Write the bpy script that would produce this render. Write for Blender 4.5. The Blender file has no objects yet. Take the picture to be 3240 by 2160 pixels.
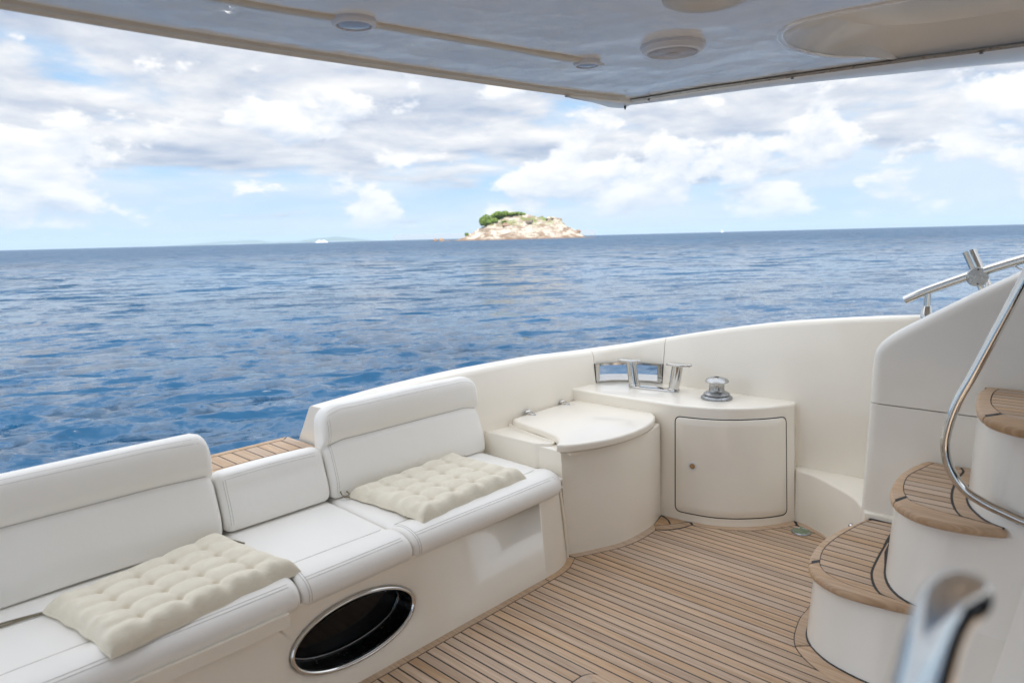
import bpy, bmesh, math, random
import numpy as np
from mathutils import Vector, Matrix
from mathutils.bvhtree import BVHTree

random.seed(4); rng = np.random.RandomState(7)
S = bpy.context.scene
COL = S.collection
R = math.radians

# ------------------------------------------------------------------ camera
EYE = 1.70                       # eye height over the cockpit sole
YAW = 46.4
cam_data = bpy.data.cameras.new('camera'); cam = bpy.data.objects.new('camera', cam_data)
COL.objects.link(cam); S.camera = cam
cam.matrix_world = (Matrix.Translation((0, 0, EYE)) @ Matrix.Rotation(R(-YAW), 4, 'Z')
                    @ Matrix.Rotation(R(90 - 8.39), 4, 'X') @ Matrix.Rotation(R(-1.461), 4, 'Z'))
cam_data.sensor_width = 36; cam_data.lens = 24.8
cam_data.clip_start = 0.05; cam_data.clip_end = 60000
cam_data.dof.use_dof = True; cam_data.dof.focus_distance = 4.6; cam_data.dof.aperture_fstop = 2.8
FW = Vector((math.sin(R(YAW)), math.cos(R(YAW)), 0)); RT = Vector((FW.y, -FW.x, 0))

# ------------------------------------------------------------------ exposure, sun, sky
S.view_settings.view_transform = 'Standard'; S.view_settings.look = 'None'
S.view_settings.gamma = 1; S.view_settings.use_curve_mapping = False
S.view_settings.exposure = 2.1
SUN_EL, SUN_AZ = R(50), math.atan2(-0.72, -0.70)      # azimuth measured from +Y towards +X
sd = Vector((math.sin(SUN_AZ) * math.cos(SUN_EL), math.cos(SUN_AZ) * math.cos(SUN_EL), math.sin(SUN_EL)))
sl = bpy.data.lights.new('sun', 'SUN'); sl.energy = 2.1; sl.angle = R(0.6); sl.color = (1, .955, .88)
so = bpy.data.objects.new('sun', sl); COL.objects.link(so); so.rotation_euler = (-sd).to_track_quat('-Z', 'Y').to_euler()
so.location = sd * 50


class NT:
    """small helper to write node maths"""
    def __init__(s, tree):
        s.t = tree; s.n = tree.nodes; s.l = tree.links; s.n.clear()
    def node(s, typ, **kw):
        n = s.n.new(typ)
        for k, v in kw.items():
            if k.startswith('i_'):
                key = k[2:]
                key = int(key) if key.isdigit() else key.replace('_', ' ')
                s.put(n.inputs[key], v)
            else: setattr(n, k, v)
        return n
    def put(s, sock, v):
        if isinstance(v, bpy.types.NodeSocket): s.l.new(v, sock)
        else: sock.default_value = v
    def m(s, op, a, b=0.0, c=0.0, clamp=False):
        n = s.n.new('ShaderNodeMath'); n.operation = op; n.use_clamp = clamp
        s.put(n.inputs[0], a); s.put(n.inputs[1], b)
        if len(n.inputs) > 2: s.put(n.inputs[2], c)
        return n.outputs[0]
    def vm(s, op, a, b=(0, 0, 0)):
        n = s.n.new('ShaderNodeVectorMath'); n.operation = op
        s.put(n.inputs[0], a); s.put(n.inputs[1], b)
        return n.outputs['Value'] if op in ('DOT_PRODUCT', 'LENGTH') else n.outputs['Vector']
    def comb(s, x, y, z):
        n = s.n.new('ShaderNodeCombineXYZ')
        for i, v in enumerate((x, y, z)): s.put(n.inputs[i], v)
        return n.outputs[0]
    def sep(s, v):
        n = s.n.new('ShaderNodeSeparateXYZ'); s.put(n.inputs[0], v); return n.outputs
    def step(s, v, a, b, lo=0.0, hi=1.0):
        n = s.n.new('ShaderNodeMapRange'); n.interpolation_type = 'SMOOTHSTEP'
        for i, k in enumerate((v, a, b, lo, hi)): s.put(n.inputs[i], k)
        return n.outputs[0]
    def noise(s, vec, scale, detail=4, rough=.5, dist=0.0):
        n = s.n.new('ShaderNodeTexNoise')
        s.put(n.inputs['Vector'], vec); n.inputs['Scale'].default_value = scale
        n.inputs['Detail'].default_value = detail; n.inputs['Roughness'].default_value = rough
        n.inputs['Distortion'].default_value = dist
        return n.outputs['Fac']
    def mix(s, f, a, b, blend='MIX'):
        n = s.n.new('ShaderNodeMix'); n.data_type = 'RGBA'; n.blend_type = blend
        s.put(n.inputs[0], f)
        s.put(n.inputs[6], a if isinstance(a, bpy.types.NodeSocket) else (*a[:3], 1))
        s.put(n.inputs[7], b if isinstance(b, bpy.types.NodeSocket) else (*b[:3], 1))
        return n.outputs[2]


world = bpy.data.worlds.new('World'); S.world = world; world.use_nodes = True
w = NT(world.node_tree)
tc = w.node('ShaderNodeTexCoord'); d = tc.outputs['Generated']
sky = w.node('ShaderNodeTexSky'); sky.sky_type = 'NISHITA'; sky.sun_disc = False
sky.sun_elevation = SUN_EL; sky.sun_rotation = SUN_AZ; sky.altitude = 0; sky.air_density = 1.0
sky.dust_density = 0.6; sky.ozone_density = 1.3
dx, dy, dz = w.sep(d)
up_ = w.m('MAXIMUM', dz, 0.0)
# high layered cloud sheet: clouds live on a plane overhead, so they flatten towards the horizon
inv = w.m('DIVIDE', 1.0, w.m('ADD', up_, 0.10))
sheet = w.comb(w.m('MULTIPLY', dx, inv), w.m('MULTIPLY', dy, inv), 0.0)
az = w.m('ARCTAN2', w.vm('DOT_PRODUCT', d, tuple(RT)), w.vm('DOT_PRODUCT', d, tuple(FW)))
def bank(vec, scale, off, detail, rough, lift, k):
    """density of a cloud layer and its light-to-dark shading (tops catch the light)"""
    v = w.vm('ADD', vec, off)
    a = w.noise(v, scale, detail, rough, .15)
    b = w.noise(w.vm('ADD', v, lift), scale, detail - 2, rough, .15)
    return a, w.m('MULTIPLY', w.m('SUBTRACT', a, b), k)
n1, s1 = bank(sheet, 0.80, (3.1, 9.2, 0), 9, .58, (-.13, -.13, 0), 3.6)
cover1 = w.m('ADD', w.step(dz, .03, .14, -.17, .10), w.m('MULTIPLY', w.step(az, -.2, .5), -.03))
c1 = w.step(w.m('ADD', n1, cover1), .42, .55)
flat = w.comb(dx, dy, w.m('MULTIPLY', dz, 1.9))
n2, s2 = bank(flat, 7.4, (1.3, 4.1, 2.2), 10, .58, (0, 0, .035), 4.6)
cover2 = w.m('ADD', w.step(az, -.55, .38, -.035, .035), w.step(dz, .01, .05, -.05, 0.0))
cover2 = w.m('ADD', cover2, w.step(dz, .16, .26, 0.0, -.07))
c2 = w.step(w.m('ADD', n2, cover2), .495, .56)
n3, s3 = bank(w.comb(dx, dy, w.m('MULTIPLY', dz, 5.0)), 3.0, (7.7, 0.4, 1.2), 6, .5, (0, 0, .05), 2.0)
c3 = w.step(n3, .42, .62, 0.0, .75)
CL = w.step(dz, .25, .70, 3.7, 7.9)
def shade(s, lo, hi):
    f = w.m('ADD', .60, s, clamp=True)
    c_ = w.mix(f, lo, hi); n = w.n.new('ShaderNodeVectorMath'); n.operation = 'SCALE'; w.put(n.inputs[0], c_); w.put(n.inputs['Scale'], CL); return n.outputs[0]
base = w.mix(w.step(dz, 0.0, .22, .9, .7), w.mix(1.0, sky.outputs[0], (.53, .53, .53), 'MULTIPLY'), (1.38, 2.3, 3.4))
base = w.mix(w.step(dz, .09, .0), base, (2.25, 2.85, 3.4))
lay = w.mix(c3, base, shade(s3, (.55, .67, .84), (.84, .90, .97)))
lay = w.mix(c1, lay, shade(w.m('SUBTRACT', s1, w.step(n1, .50, .66, 0.0, .42)), (.34, .43, .60), (1.0, .985, .965)))
lay = w.mix(w.m('MULTIPLY', c2, w.step(dz, .004, .03)), lay, shade(s2, (.60, .68, .82), (1.0, .99, .97)))
lay = w.mix(w.step(dz, 0.0, -.02), lay, (2.0, 3.2, 4.6))
bg = w.node('ShaderNodeBackground'); w.put(bg.inputs[0], lay); bg.inputs[1].default_value = 0.068
out = w.node('ShaderNodeOutputWorld'); w.l.new(bg.outputs[0], out.inputs[0])

S.render.engine = 'CYCLES'
S.cycles.max_bounces = 8; S.cycles.diffuse_bounces = 5; S.cycles.glossy_bounces = 4
S.cycles.transmission_bounces = 4; S.cycles.sample_clamp_indirect = 6; S.cycles.sample_clamp_direct = 1.4; S.cycles.caustics_reflective = False


# ------------------------------------------------------------------ materials
def mat(name, rgb=(.8, .8, .8), rough=.5, metal=0, coat=0, coatr=.03, ior=1.5, spec=.5, sheen=0):
    m = bpy.data.materials.new(name); m.use_nodes = True
    t = NT(m.node_tree); b = t.node('ShaderNodeBsdfPrincipled'); o = t.node('ShaderNodeOutputMaterial')
    t.l.new(b.outputs[0], o.inputs[0])
    b.inputs['Base Color'].default_value = (*rgb, 1); b.inputs['Roughness'].default_value = rough
    b.inputs['Metallic'].default_value = metal; b.inputs['Coat Weight'].default_value = coat
    b.inputs['Coat Roughness'].default_value = coatr; b.inputs['IOR'].default_value = ior
    b.inputs['Specular IOR Level'].default_value = spec; b.inputs['Sheen Weight'].default_value = sheen
    return m, t, b

def bump(t, b, h, strength, dist, coat=False):
    n = t.node('ShaderNodeBump'); n.inputs['Strength'].default_value = strength
    n.inputs['Distance'].default_value = dist; t.put(n.inputs['Height'], h)
    t.l.new(n.outputs[0], b.inputs['Normal'])
    if coat: t.l.new(n.outputs[0], b.inputs['Coat Normal'])

def gelcoat(name, rgb, rough, coat, wave, sc=1.6):
    m, t, b = mat(name, rgb, rough, coat=coat)
    g = t.node('ShaderNodeNewGeometry').outputs['Position']
    n = t.noise(g, 2.2, 3)
    c = t.mix(t.step(n, .35, .7), rgb, tuple(q * .965 for q in rgb))
    t.put(b.inputs['Base Color'], c)
    t.put(b.inputs['Roughness'], t.m('ADD', rough, t.m('MULTIPLY', t.m('SUBTRACT', t.noise(g, 5.0, 3), .5), .07)))
    bump(t, b, t.noise(g, sc, 3, .5), 1.0, wave, True)
    return m
M = {}
M['gel'] = gelcoat('cream_gelcoat', (.885, .83, .73), .33, .6, .0016)
M['gelwhite'] = gelcoat('white_gelcoat', (.885, .86, .80), .33, .6, .0014)
M['ceiling'] = gelcoat('gloss_headliner_gelcoat', (.92, .90, .86), .12, .85, .030, 2.0)
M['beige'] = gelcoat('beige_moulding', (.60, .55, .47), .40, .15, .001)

def teak(name, a, bcol, spread=.22):
    m, t, b = mat(name, a, .62)
    tcn = t.node('ShaderNodeTexCoord').outputs['Object']
    oi = t.node('ShaderNodeObjectInfo').outputs['Random']
    v = t.vm('ADD', tcn, t.comb(t.m('MULTIPLY', oi, 31.0), t.m('MULTIPLY', oi, 17.0), 0.0))
    x, y, z = t.sep(v)
    grain = t.noise(t.comb(t.m('MULTIPLY', x, 95.0), t.m('MULTIPLY', y, 2.6), z), 1.0, 5, .6, .3)
    broad = t.noise(t.comb(t.m('MULTIPLY', x, 9.0), t.m('MULTIPLY', y, 1.1), z), 1.0, 3, .5)
    pores = t.noise(t.comb(t.m('MULTIPLY', x, 420.0), t.m('MULTIPLY', y, 16.0), z), 1.0, 2, .5)
    c = t.mix(t.step(grain, .3, .72), a, bcol)
    c = t.mix(t.step(broad, .35, .75, 0, .45), c, (.55, .44, .34))
    c = t.mix(t.step(pores, .60, .75, 0, .5), c, tuple(q * .55 for q in a))
    hsv = t.node('ShaderNodeHueSaturation'); t.put(hsv.inputs['Color'], c)
    t.put(hsv.inputs['Value'], t.m('ADD', 1 - spread / 2, t.m('MULTIPLY', oi, spread)))
    t.put(hsv.inputs['Saturation'], t.m('ADD', .85, t.m('MULTIPLY', t.m('FRACT', t.m('MULTIPLY', oi, 7.3)), .3)))
    t.l.new(hsv.outputs[0], b.inputs['Base Color'])
    bump(t, b, t.m('ADD', grain, pores), .35, .0009)
    return m
M['teak'] = teak('weathered_teak', (.43, .28, .17), (.62, .455, .315), .24)
M['teak_oiled'] = teak('oiled_teak', (.42, .26, .145), (.60, .42, .265), .18)
M['teak_dark'] = teak('dark_varnished_teak', (.17, .085, .05), (.26, .14, .085), .05)
M['caulk'] = mat('black_caulking', (.012, .012, .013), .55)[0]

m, t, b = mat('white_vinyl', (.885, .865, .82), .42, coat=.08, coatr=.3)
g = t.node('ShaderNodeNewGeometry').outputs['Position']
vz = t.node('ShaderNodeTexVoronoi'); t.put(vz.inputs['Vector'], g); vz.inputs['Scale'].default_value = 700
soft = t.noise(g, 5.5, 4, .55)
bump(t, b, t.m('ADD', t.m('MULTIPLY', vz.outputs['Distance'], .05), soft), .55, .006)
t.put(b.inputs['Base Color'], t.mix(t.step(t.noise(g, 3, 4), .45, .75, 0, .35), (.885, .865, .82), (.845, .82, .77)))
M['vinyl'] = m
M['stitch'] = mat('grey_thread', (.46, .44, .41), .8)[0]

m, t, b = mat('cream_cotton', (.62, .575, .47), .9, sheen=.25)
g = t.node('ShaderNodeNewGeometry').outputs['Position']
x, y, z = t.sep(g)
wv = t.m('MULTIPLY', t.m('SINE', t.m('MULTIPLY', x, 3200.0)), t.m('SINE', t.m('MULTIPLY', y, 3200.0)))
fold = t.noise(t.comb(t.m('MULTIPLY', x, 14.0), t.m('MULTIPLY', y, 14.0), t.m('MULTIPLY', z, 30.0)), 1.0, 5, .6, .8)
bump(t, b, t.m('ADD', t.m('MULTIPLY', wv, .03), fold), .6, .006)
t.put(b.inputs['Base Color'], t.mix(t.step(fold, .4, .7), (.80, .74, .605), (.75, .685, .55)))
M['cotton'] = m
M['cord'] = mat('olive_cord', (.22, .19, .13), .85)[0]

def steel(name, rgb, rough):
    m, t, b = mat(name, rgb, rough, metal=1)
    g = t.node('ShaderNodeNewGeometry').outputs['Position']
    t.put(b.inputs['Roughness'], t.step(t.noise(g, 55, 5, .6), .3, .8, rough * .6, rough * 1.9))
    return m
M['steel'] = steel('polished_stainless', (.62, .61, .59), .075)
M['brushed'] = steel('brushed_stainless', (.42, .42, .41), .30)
M['alu'] = steel('satin_aluminium', (.34, .35, .36), .38)
M['dark'] = mat('dark_recess', (.010, .010, .011), .35)[0]
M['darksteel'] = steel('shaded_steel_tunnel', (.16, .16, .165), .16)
M['glass'] = mat('tinted_glass', (.006, .0065, .007), .12, spec=.22)[0]
M['plastic'] = mat('lilac_grey_plastic', (.50, .49, .52), .38)[0]
M['plasticwhite'] = mat('off_white_plastic', (.74, .74, .76), .3)[0]
M['lens'] = mat('clear_lamp_lens', (.40, .40, .44), .12, coat=.8)[0]
M['green'] = mat('pale_green_bronze', (.36, .43, .30), .55)[0]
M['rubber'] = mat('black_rubber', (.02, .02, .022), .5)[0]
M['latch'] = mat('brass_toned_latch', (.55, .42, .26), .25, metal=1)[0]


# ------------------------------------------------------------------ mesh helpers
def thing(name, loc, label, cat, group=None):
    o = bpy.data.objects.new(name, None); COL.objects.link(o); o.location = loc
    o.empty_display_size = .1; tag(o, label, cat, group); return o
def tag(o, label=None, cat=None, group=None, kind=None):
    for k, v in (('label', label), ('category', cat), ('group', group), ('kind', kind)):
        if v: o[k] = v
    return o
def worldloc(o):
    v = Vector(o.location)
    while o.parent: o = o.parent; v = v + Vector(o.location)
    return v
def mk(name, V, F, m, parent=None, angle=35, flat=False, pivot=None):
    """one mesh object from world-space vertices; its origin is put at the mesh's middle"""
    V = np.asarray(V, float).reshape(-1, 3)
    c = Vector(pivot) if pivot is not None else Vector((V.min(0) + V.max(0)) / 2)
    me = bpy.data.meshes.new(name); me.from_pydata([tuple(v) for v in (V - np.array(c))], [], F)
    bm = bmesh.new(); bm.from_mesh(me)
    bmesh.ops.remove_doubles(bm, verts=bm.verts, dist=1e-6)
    big = [f for f in bm.faces if len(f.verts) > 4]
    if big: bmesh.ops.triangulate(bm, faces=big)
    bmesh.ops.recalc_face_normals(bm, faces=bm.faces)
    bm.to_mesh(me); bm.free()
    if not flat:
        me.shade_smooth(); me.set_sharp_from_angle(angle=R(angle))
    me.materials.append(m if not isinstance(m, str) else M[m])
    o = bpy.data.objects.new(name, me); COL.objects.link(o)
    if parent:
        o.parent = parent; o.location = c - worldloc(parent)
    else: o.location = c
    return o

def cr(P, n=8, closed=False):
    """Catmull-Rom through points (centripetal enough for our even spacing)"""
    P = [np.array(p, float) for p in P]; L = len(P); out = []
    for i in range(L if closed else L - 1):
        p1, p2 = P[i], P[(i + 1) % L]
        p0 = P[i - 1] if (i > 0 or closed) else 2 * p1 - p2
        p3 = P[(i + 2) % L] if (i + 2 < L or closed) else 2 * p2 - p1
        for k in range(n):
            t = k / n
            out.append(.5 * (2 * p1 + (p2 - p0) * t + (2 * p0 - 5 * p1 + 4 * p2 - p3) * t * t + (3 * p1 - p0 - 3 * p2 + p3) * t ** 3))
    if not closed: out.append(P[-1])
    return np.array(out)
def resample(P, n):
    P = np.asarray(P, float); s = np.r_[0, np.cumsum(np.linalg.norm(np.diff(P, axis=0), axis=1))]
    q = np.linspace(0, s[-1], n)
    return np.stack([np.interp(q, s, P[:, i]) for i in range(P.shape[1])], 1)
def round_poly(P, r, n=6):
    """closed polygon with its corners rounded; r may be a list"""
    P = [np.array(p, float) for p in P]; L = len(P); out = []
    for i in range(L):
        a, p, c = P[i - 1], P[i], P[(i + 1) % L]; rr = r[i] if isinstance(r, (list, tuple)) else r
        u = a - p; v = c - p; lu, lv = np.linalg.norm(u), np.linalg.norm(v)
        rr = min(rr, lu * .49, lv * .49)
        if rr < 1e-5: out.append(p); continue
        A, B = p + u / lu * rr, p + v / lv * rr
        for k in range(n + 1):
            t = k / n; out.append((1 - t) ** 2 * A + 2 * t * (1 - t) * p + t * t * B)
    return np.array(out)
def area(P):
    x, y = P[:, 0], P[:, 1]; return .5 * float(np.sum(x * np.roll(y, -1) - np.roll(x, -1) * y))
def inset(P, dd):
    """offset a closed outline inwards by dd"""
    P = np.asarray(P, float)
    if area(P) < 0: P = P[::-1]
    e = np.roll(P, -1, 0) - P; l = np.linalg.norm(e, axis=1, keepdims=True); l[l < 1e-9] = 1
    n = np.stack([-e[:, 1], e[:, 0]], 1) / l
    nn = n + np.roll(n, 1, 0); q = np.sum(nn * nn, 1, keepdims=True); nn = 2 * nn / np.maximum(q, .8)
    return P + nn * dd
def slab(name, P, z0, z1, m, parent=None, rt=.0, rb=.0, seg=4, draft=0.0, angle=35, P0=None):
    """solid standing on an outline: rounded top (rt) and bottom (rb) edges, optional second outline P0 at the foot"""
    P = np.asarray(P, float)
    if area(P) < 0:
        P = P[::-1]; P0 = None if P0 is None else np.asarray(P0, float)[::-1]
    n = len(P); V = []; rings = []
    B = P if P0 is None else np.asarray(P0, float)
    if rb > 0:
        for k in range(seg):
            a = math.pi / 2 * k / seg; rings.append((inset(B, rb * (1 - math.sin(a))), z0 + rb * (1 - math.cos(a))))
    rings.append((B, z0 + rb))
    rings.append((P if not draft else inset(P, draft), z1 - rt))
    if rt > 0:
        for k in range(1, seg + 1):
            a = math.pi / 2 * k / seg
            rings.append((inset(P, draft + rt * (1 - math.cos(a))), z1 - rt * (1 - math.sin(a))))
    F = []
    for i, (q, z) in enumerate(rings):
        V += [(x, y, z) for x, y in q]
        if i:
            a = (i - 1) * n; c = i * n
            F += [(a + k, a + (k + 1) % n, c + (k + 1) % n, c + k) for k in range(n)]
    F.append(tuple(range(n))[::-1]); F.append(tuple(range((len(rings) - 1) * n, len(rings) * n)))
    return mk(name, V, F, m, parent, angle)
def loft(rings, closed=True, caps=True):
    """skin a list of equally long point rings"""
    n = len(rings[0]); V = [tuple(p) for r_ in rings for p in r_]; F = []
    for i in range(len(rings) - 1):
        a, c = i * n, (i + 1) * n
        for k in range(n if closed else n - 1):
            F.append((a + k, a + (k + 1) % n, c + (k + 1) % n, c + k))
    if caps: F += [tuple(range(n)), tuple(range((len(rings) - 1) * n, len(rings) * n))]
    return V, F
def tube_mesh(P, r, n=12, caps=True, flatten=1.0):
    P = [Vector(p) for p in P]; rings = []; up = Vector((0, 0, 1)); prev = None
    rs = r if isinstance(r, (list, tuple, np.ndarray)) else [r] * len(P)
    for i, p in enumerate(P):
        tn = (P[min(i + 1, len(P) - 1)] - P[max(i - 1, 0)]).normalized()
        if prev is None:
            a = tn.cross(up); a = a if a.length > .1 else tn.cross(Vector((1, 0, 0)))
        else: a = prev - tn * prev.dot(tn)
        a.normalize(); prev = a; c = tn.cross(a)
        rings.append([p + a * math.cos(2 * math.pi * k / n) * rs[i] + c * math.sin(2 * math.pi * k / n) * rs[i] * flatten for k in range(n)])
    return loft(rings, True, caps)
def tube(name, P, r, m, parent=None, n=12, **k):
    V, F = tube_mesh(P, r, n, **k); return mk(name, V, F, m, parent, 50)
def lathe(name, prof, c, m, parent=None, n=32, axis=None, angle=35):
    """profile [(radius, height)] turned about a (tilted) axis through c"""
    q = Vector((0, 0, 1)).rotation_difference(Vector(axis).normalized()) if axis else None
    rings = []
    for r_, h in prof:
        ring = []
        for k in range(n):
            v = Vector((max(r_, 1e-4) * math.cos(2 * math.pi * k / n), max(r_, 1e-4) * math.sin(2 * math.pi * k / n), h))
            if q: v = q @ v
            ring.append(v + Vector(c))
        rings.append(ring)
    V, F = loft(rings, True, True); return mk(name, V, F, m, parent, angle)
def join(parts):
    V, F = [], []
    for v, f in parts:
        o = len(V); V += list(v); F += [tuple(i + o for i in q) for q in f]
    return V, F
def scan(P, x):
    P = np.asarray(P); ys = []
    for a, c in zip(P, np.roll(P, -1, 0)):
        if (a[0] - x) * (c[0] - x) < 0: ys.append(a[1] + (c[1] - a[1]) * (x - a[0]) / (c[0] - a[0]))
    return (min(ys), max(ys)) if len(ys) >= 2 else None
def planks(poly, x_from, x_to, pitch, gap, z0, z1, m, parent, name='plank'):
    """boards running along y, cut to the outline, each one an object"""
    x = x_from; out = []
    while x < x_to:
        a, c = x + gap / 2, x + pitch - gap / 2
        xs = np.linspace(a, c, 5); lo, hi = [], []
        for q in xs:
            s = scan(poly, q)
            if s and s[1] - s[0] > .012: lo.append((q, s[0])); hi.append((q, s[1]))
        if len(lo) >= 2 and lo[-1][0] - lo[0][0] > .006:
            P = np.array(lo + hi[::-1])
            o = slab(name, P, z0, z1, m, parent, rt=.0012, seg=1); out.append(o)
        x += pitch
    return out


# ================================================================== LARGE STRUCTURE
# ------------------------------------------------------------------ sea
SEA = -1.0
def build_sea():
    HT = EYE - SEA
    th0 = math.atan2(FW.y, FW.x)
    pix = HT * 705.0
    ys = np.r_[np.arange(560, 3.0, -.85), np.geomspace(3.0, .04, 44)]
    rr = pix / ys
    ang = th0 + np.linspace(-.80, .80, 1150)
    r2 = np.r_[np.geomspace(2.0, 400, 90), np.geomspace(520, pix / .04, 10)]
    ang2 = th0 + np.linspace(.795, 2 * math.pi - .795, 260)
    K = 96
    lam = np.exp(rng.uniform(math.log(.22), math.log(5.5), K))
    wind = th0 + math.pi + .25
    dirs = wind + rng.normal(0, .48, K)
    k = 2 * math.pi / lam
    slope = .040 * np.exp(-.5 * ((np.log(lam) - math.log(.70)) / .75) ** 2) * rng.uniform(.6, 1.35, K)
    amp = slope / k; ph = rng.uniform(0, 6.28, K)
    VV, FF = [], []; base = 0
    for ra, aa, spacing in ((rr, ang, None), (r2, ang2, 1)):
        Rg, Ag = np.meshgrid(ra, aa, indexing='ij')
        X0, Y0 = Rg * np.cos(Ag), Rg * np.sin(Ag)
        dr = np.gradient(ra)[:, None] * np.ones_like(Rg)
        X, Y, Z = X0.copy(), Y0.copy(), np.zeros_like(X0)
        env = np.zeros_like(X0)
        for f_, a_, p_ in ((.9, .3, 1.), (.55, 1.4, 2.), (.37, -.8, 3.), (1.4, 2.1, .4), (.21, .9, 5.), (.75, 2.7, 4.1)):
            env += np.sin(f_ * (X0 * math.cos(a_) + Y0 * math.sin(a_)) + p_)
        env = .5 + .95 * np.clip(.5 + env / 5.2, 0, 1) ** 2.0
        for i in range(K):
            cx, cy = math.cos(dirs[i]), math.sin(dirs[i])
            wgt = np.clip((lam[i] / dr - 2.0) / 3.0, 0, 1)
            rows = np.where(wgt[:, 0] > 0)[0]
            if len(rows) == 0: continue
            e = rows.max() + 1
            p = k[i] * (X0[:e] * cx + Y0[:e] * cy) + ph[i]
            a = amp[i] * wgt[:e] * env[:e]
            Z[:e] += a * np.cos(p); s = np.sin(p) * a * 1.0
            X[:e] -= cx * s; Y[:e] -= cy * s
        Z += SEA
        nr, na = X.shape
        VV.append(np.stack([X, Y, Z], -1).reshape(-1, 3))
        I = (np.arange(nr - 1)[:, None] * na + np.arange(na - 1)[None]).ravel() + base
        FF.append(np.stack([I, I + na, I + na + 1, I + 1], 1)); base += nr * na
    V = np.concatenate(VV); F = np.concatenate(FF)
    me = bpy.data.meshes.new('sea'); me.vertices.add(len(V)); me.vertices.foreach_set('co', V.ravel())
    me.loops.add(F.size); me.loops.foreach_set('vertex_index', F.ravel().astype(np.int32))
    me.polygons.add(len(F)); me.polygons.foreach_set('loop_start', np.arange(0, F.size, 4, dtype=np.int32))
    me.polygons.foreach_set('loop_total', np.full(len(F), 4, dtype=np.int32))
    me.update(calc_edges=True); me.validate(); me.shade_smooth()
    m, t, b = mat('sea_water', (.004, .035, .085), .05, ior=1.34, spec=.5, coat=.22, coatr=.04)
    g = t.node('ShaderNodeNewGeometry').outputs['Position']
    x, y, z = t.sep(g)
    # ripples are longer across the wind than along it
    c, s = math.cos(wind), math.sin(wind)
    u = t.m('ADD', t.m('MULTIPLY', x, c), t.m('MULTIPLY', y, s))
    v = t.m('SUBTRACT', t.m('MULTIPLY', y, c), t.m('MULTIPLY', x, s))
    q = t.comb(u, t.m('MULTIPLY', v, .55), 0.0)
    gust = t.step(t.noise(t.comb(t.m('MULTIPLY', u, .35), t.m('MULTIPLY', v, 1.0), 0.0), .013, 4, .6), .33, .68, .45, 1.15)
    def slopes(scale, amp, det, off):
        n = t.n.new('ShaderNodeTexNoise'); t.put(n.inputs['Vector'], t.vm('ADD', q, off)); n.inputs['Scale'].default_value = scale
        n.inputs['Detail'].default_value = det; n.inputs['Roughness'].default_value = .55; n.inputs['Distortion'].default_value = .35
        return t.vm('MULTIPLY', t.vm('SUBTRACT', n.outputs['Color'], (.5, .5, .5)), (amp, amp, 0.0))
    sm = t.vm('ADD', slopes(12.0, 1.0, 3, (3, 1, 0)), slopes(5.0, 1.5, 3, (0, 5, 0)))
    sm = t.vm('ADD', sm, slopes(1.7, 1.6, 3, (8, 5, 0)))
    sm = t.vm('ADD', sm, slopes(.3, .45, 2, (2, 9, 0)))
    away = t.vm('LENGTH', t.comb(x, y, 0.0))
    gust = t.m('MULTIPLY', gust, t.step(away, 12.0, 110.0, .95, 1.5))
    sc_ = t.n.new('ShaderNodeVectorMath'); sc_.operation = 'SCALE'; t.put(sc_.inputs[0], sm); t.put(sc_.inputs['Scale'], gust)
    # wavelets are steeper on their lee side than on their back
    f1 = t.step(t.noise(t.vm('ADD', t.comb(u, t.m('MULTIPLY', v, .42), 0.0), (4, 4, 0)), 1.15, 4, .55, .5), .545, .65)
    f2 = t.step(t.noise(t.vm('ADD', t.comb(u, t.m('MULTIPLY', v, .45), 0.0), (9, 1, 0)), 3.4, 3, .55, .4), .54, .66)
    f3 = t.step(t.noise(t.vm('ADD', t.comb(u, t.m('MULTIPLY', v, .5), 0.0), (2, 6, 0)), .42, 5, .62, .4), .51, .61)
    lee = t.m('ADD', t.m('MULTIPLY', f1, .78), t.m('MULTIPLY', f2, .42))
    lee = t.m('ADD', lee, t.m('MULTIPLY', f3, t.step(away, 12.0, 60.0, .15, .95)))
    lee = t.m('MULTIPLY', t.m('SUBTRACT', lee, .14), gust)
    sl2 = t.comb(t.m('MULTIPLY', lee, c), t.m('MULTIPLY', lee, s), 0.0)
    nn = t.vm('NORMALIZE', t.vm('ADD', t.vm('ADD', t.node('ShaderNodeNewGeometry').outputs['Normal'], sc_.outputs[0]), sl2))
    t.l.new(nn, b.inputs['Normal']); t.l.new(nn, b.inputs['Coat Normal'])
    deep = t.mix(t.step(t.noise(g, .05, 3), .3, .7), (.0005, .028, .070), (.0008, .044, .108))
    t.put(b.inputs['Base Color'], deep)
    t.put(b.inputs['Roughness'], t.step(away, 15.0, 260.0, .10, .42)); t.put(b.inputs['Coat Roughness'], t.step(away, 15.0, 260.0, .09, .42))
    me.materials.append(m)
    o = bpy.data.objects.new('sea', me); COL.objects.link(o); tag(o, kind='structure')
build_sea()

# ------------------------------------------------------------------ far hills, island, rocks
def far(px_right, dist, z=SEA):
    """a place at a forward distance and a sideways distance from the boat"""
    p = FW * dist + RT * px_right; return Vector((p.x, p.y, z))
def fbm(x, y, seed=0):
    r_ = np.random.RandomState(seed); o = 0
    for k in range(5):
        f = 2 ** k; a = r_.uniform(0, 6.28, 6)
        o = o + (np.sin(x * f * 1.0 + a[0] + 1.3 * np.sin(y * f * .8 + a[1])) * np.cos(y * f * 1.1 + a[2] + 1.1 * np.sin(x * f * .7 + a[3]))) / f ** .9
    return o

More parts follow.
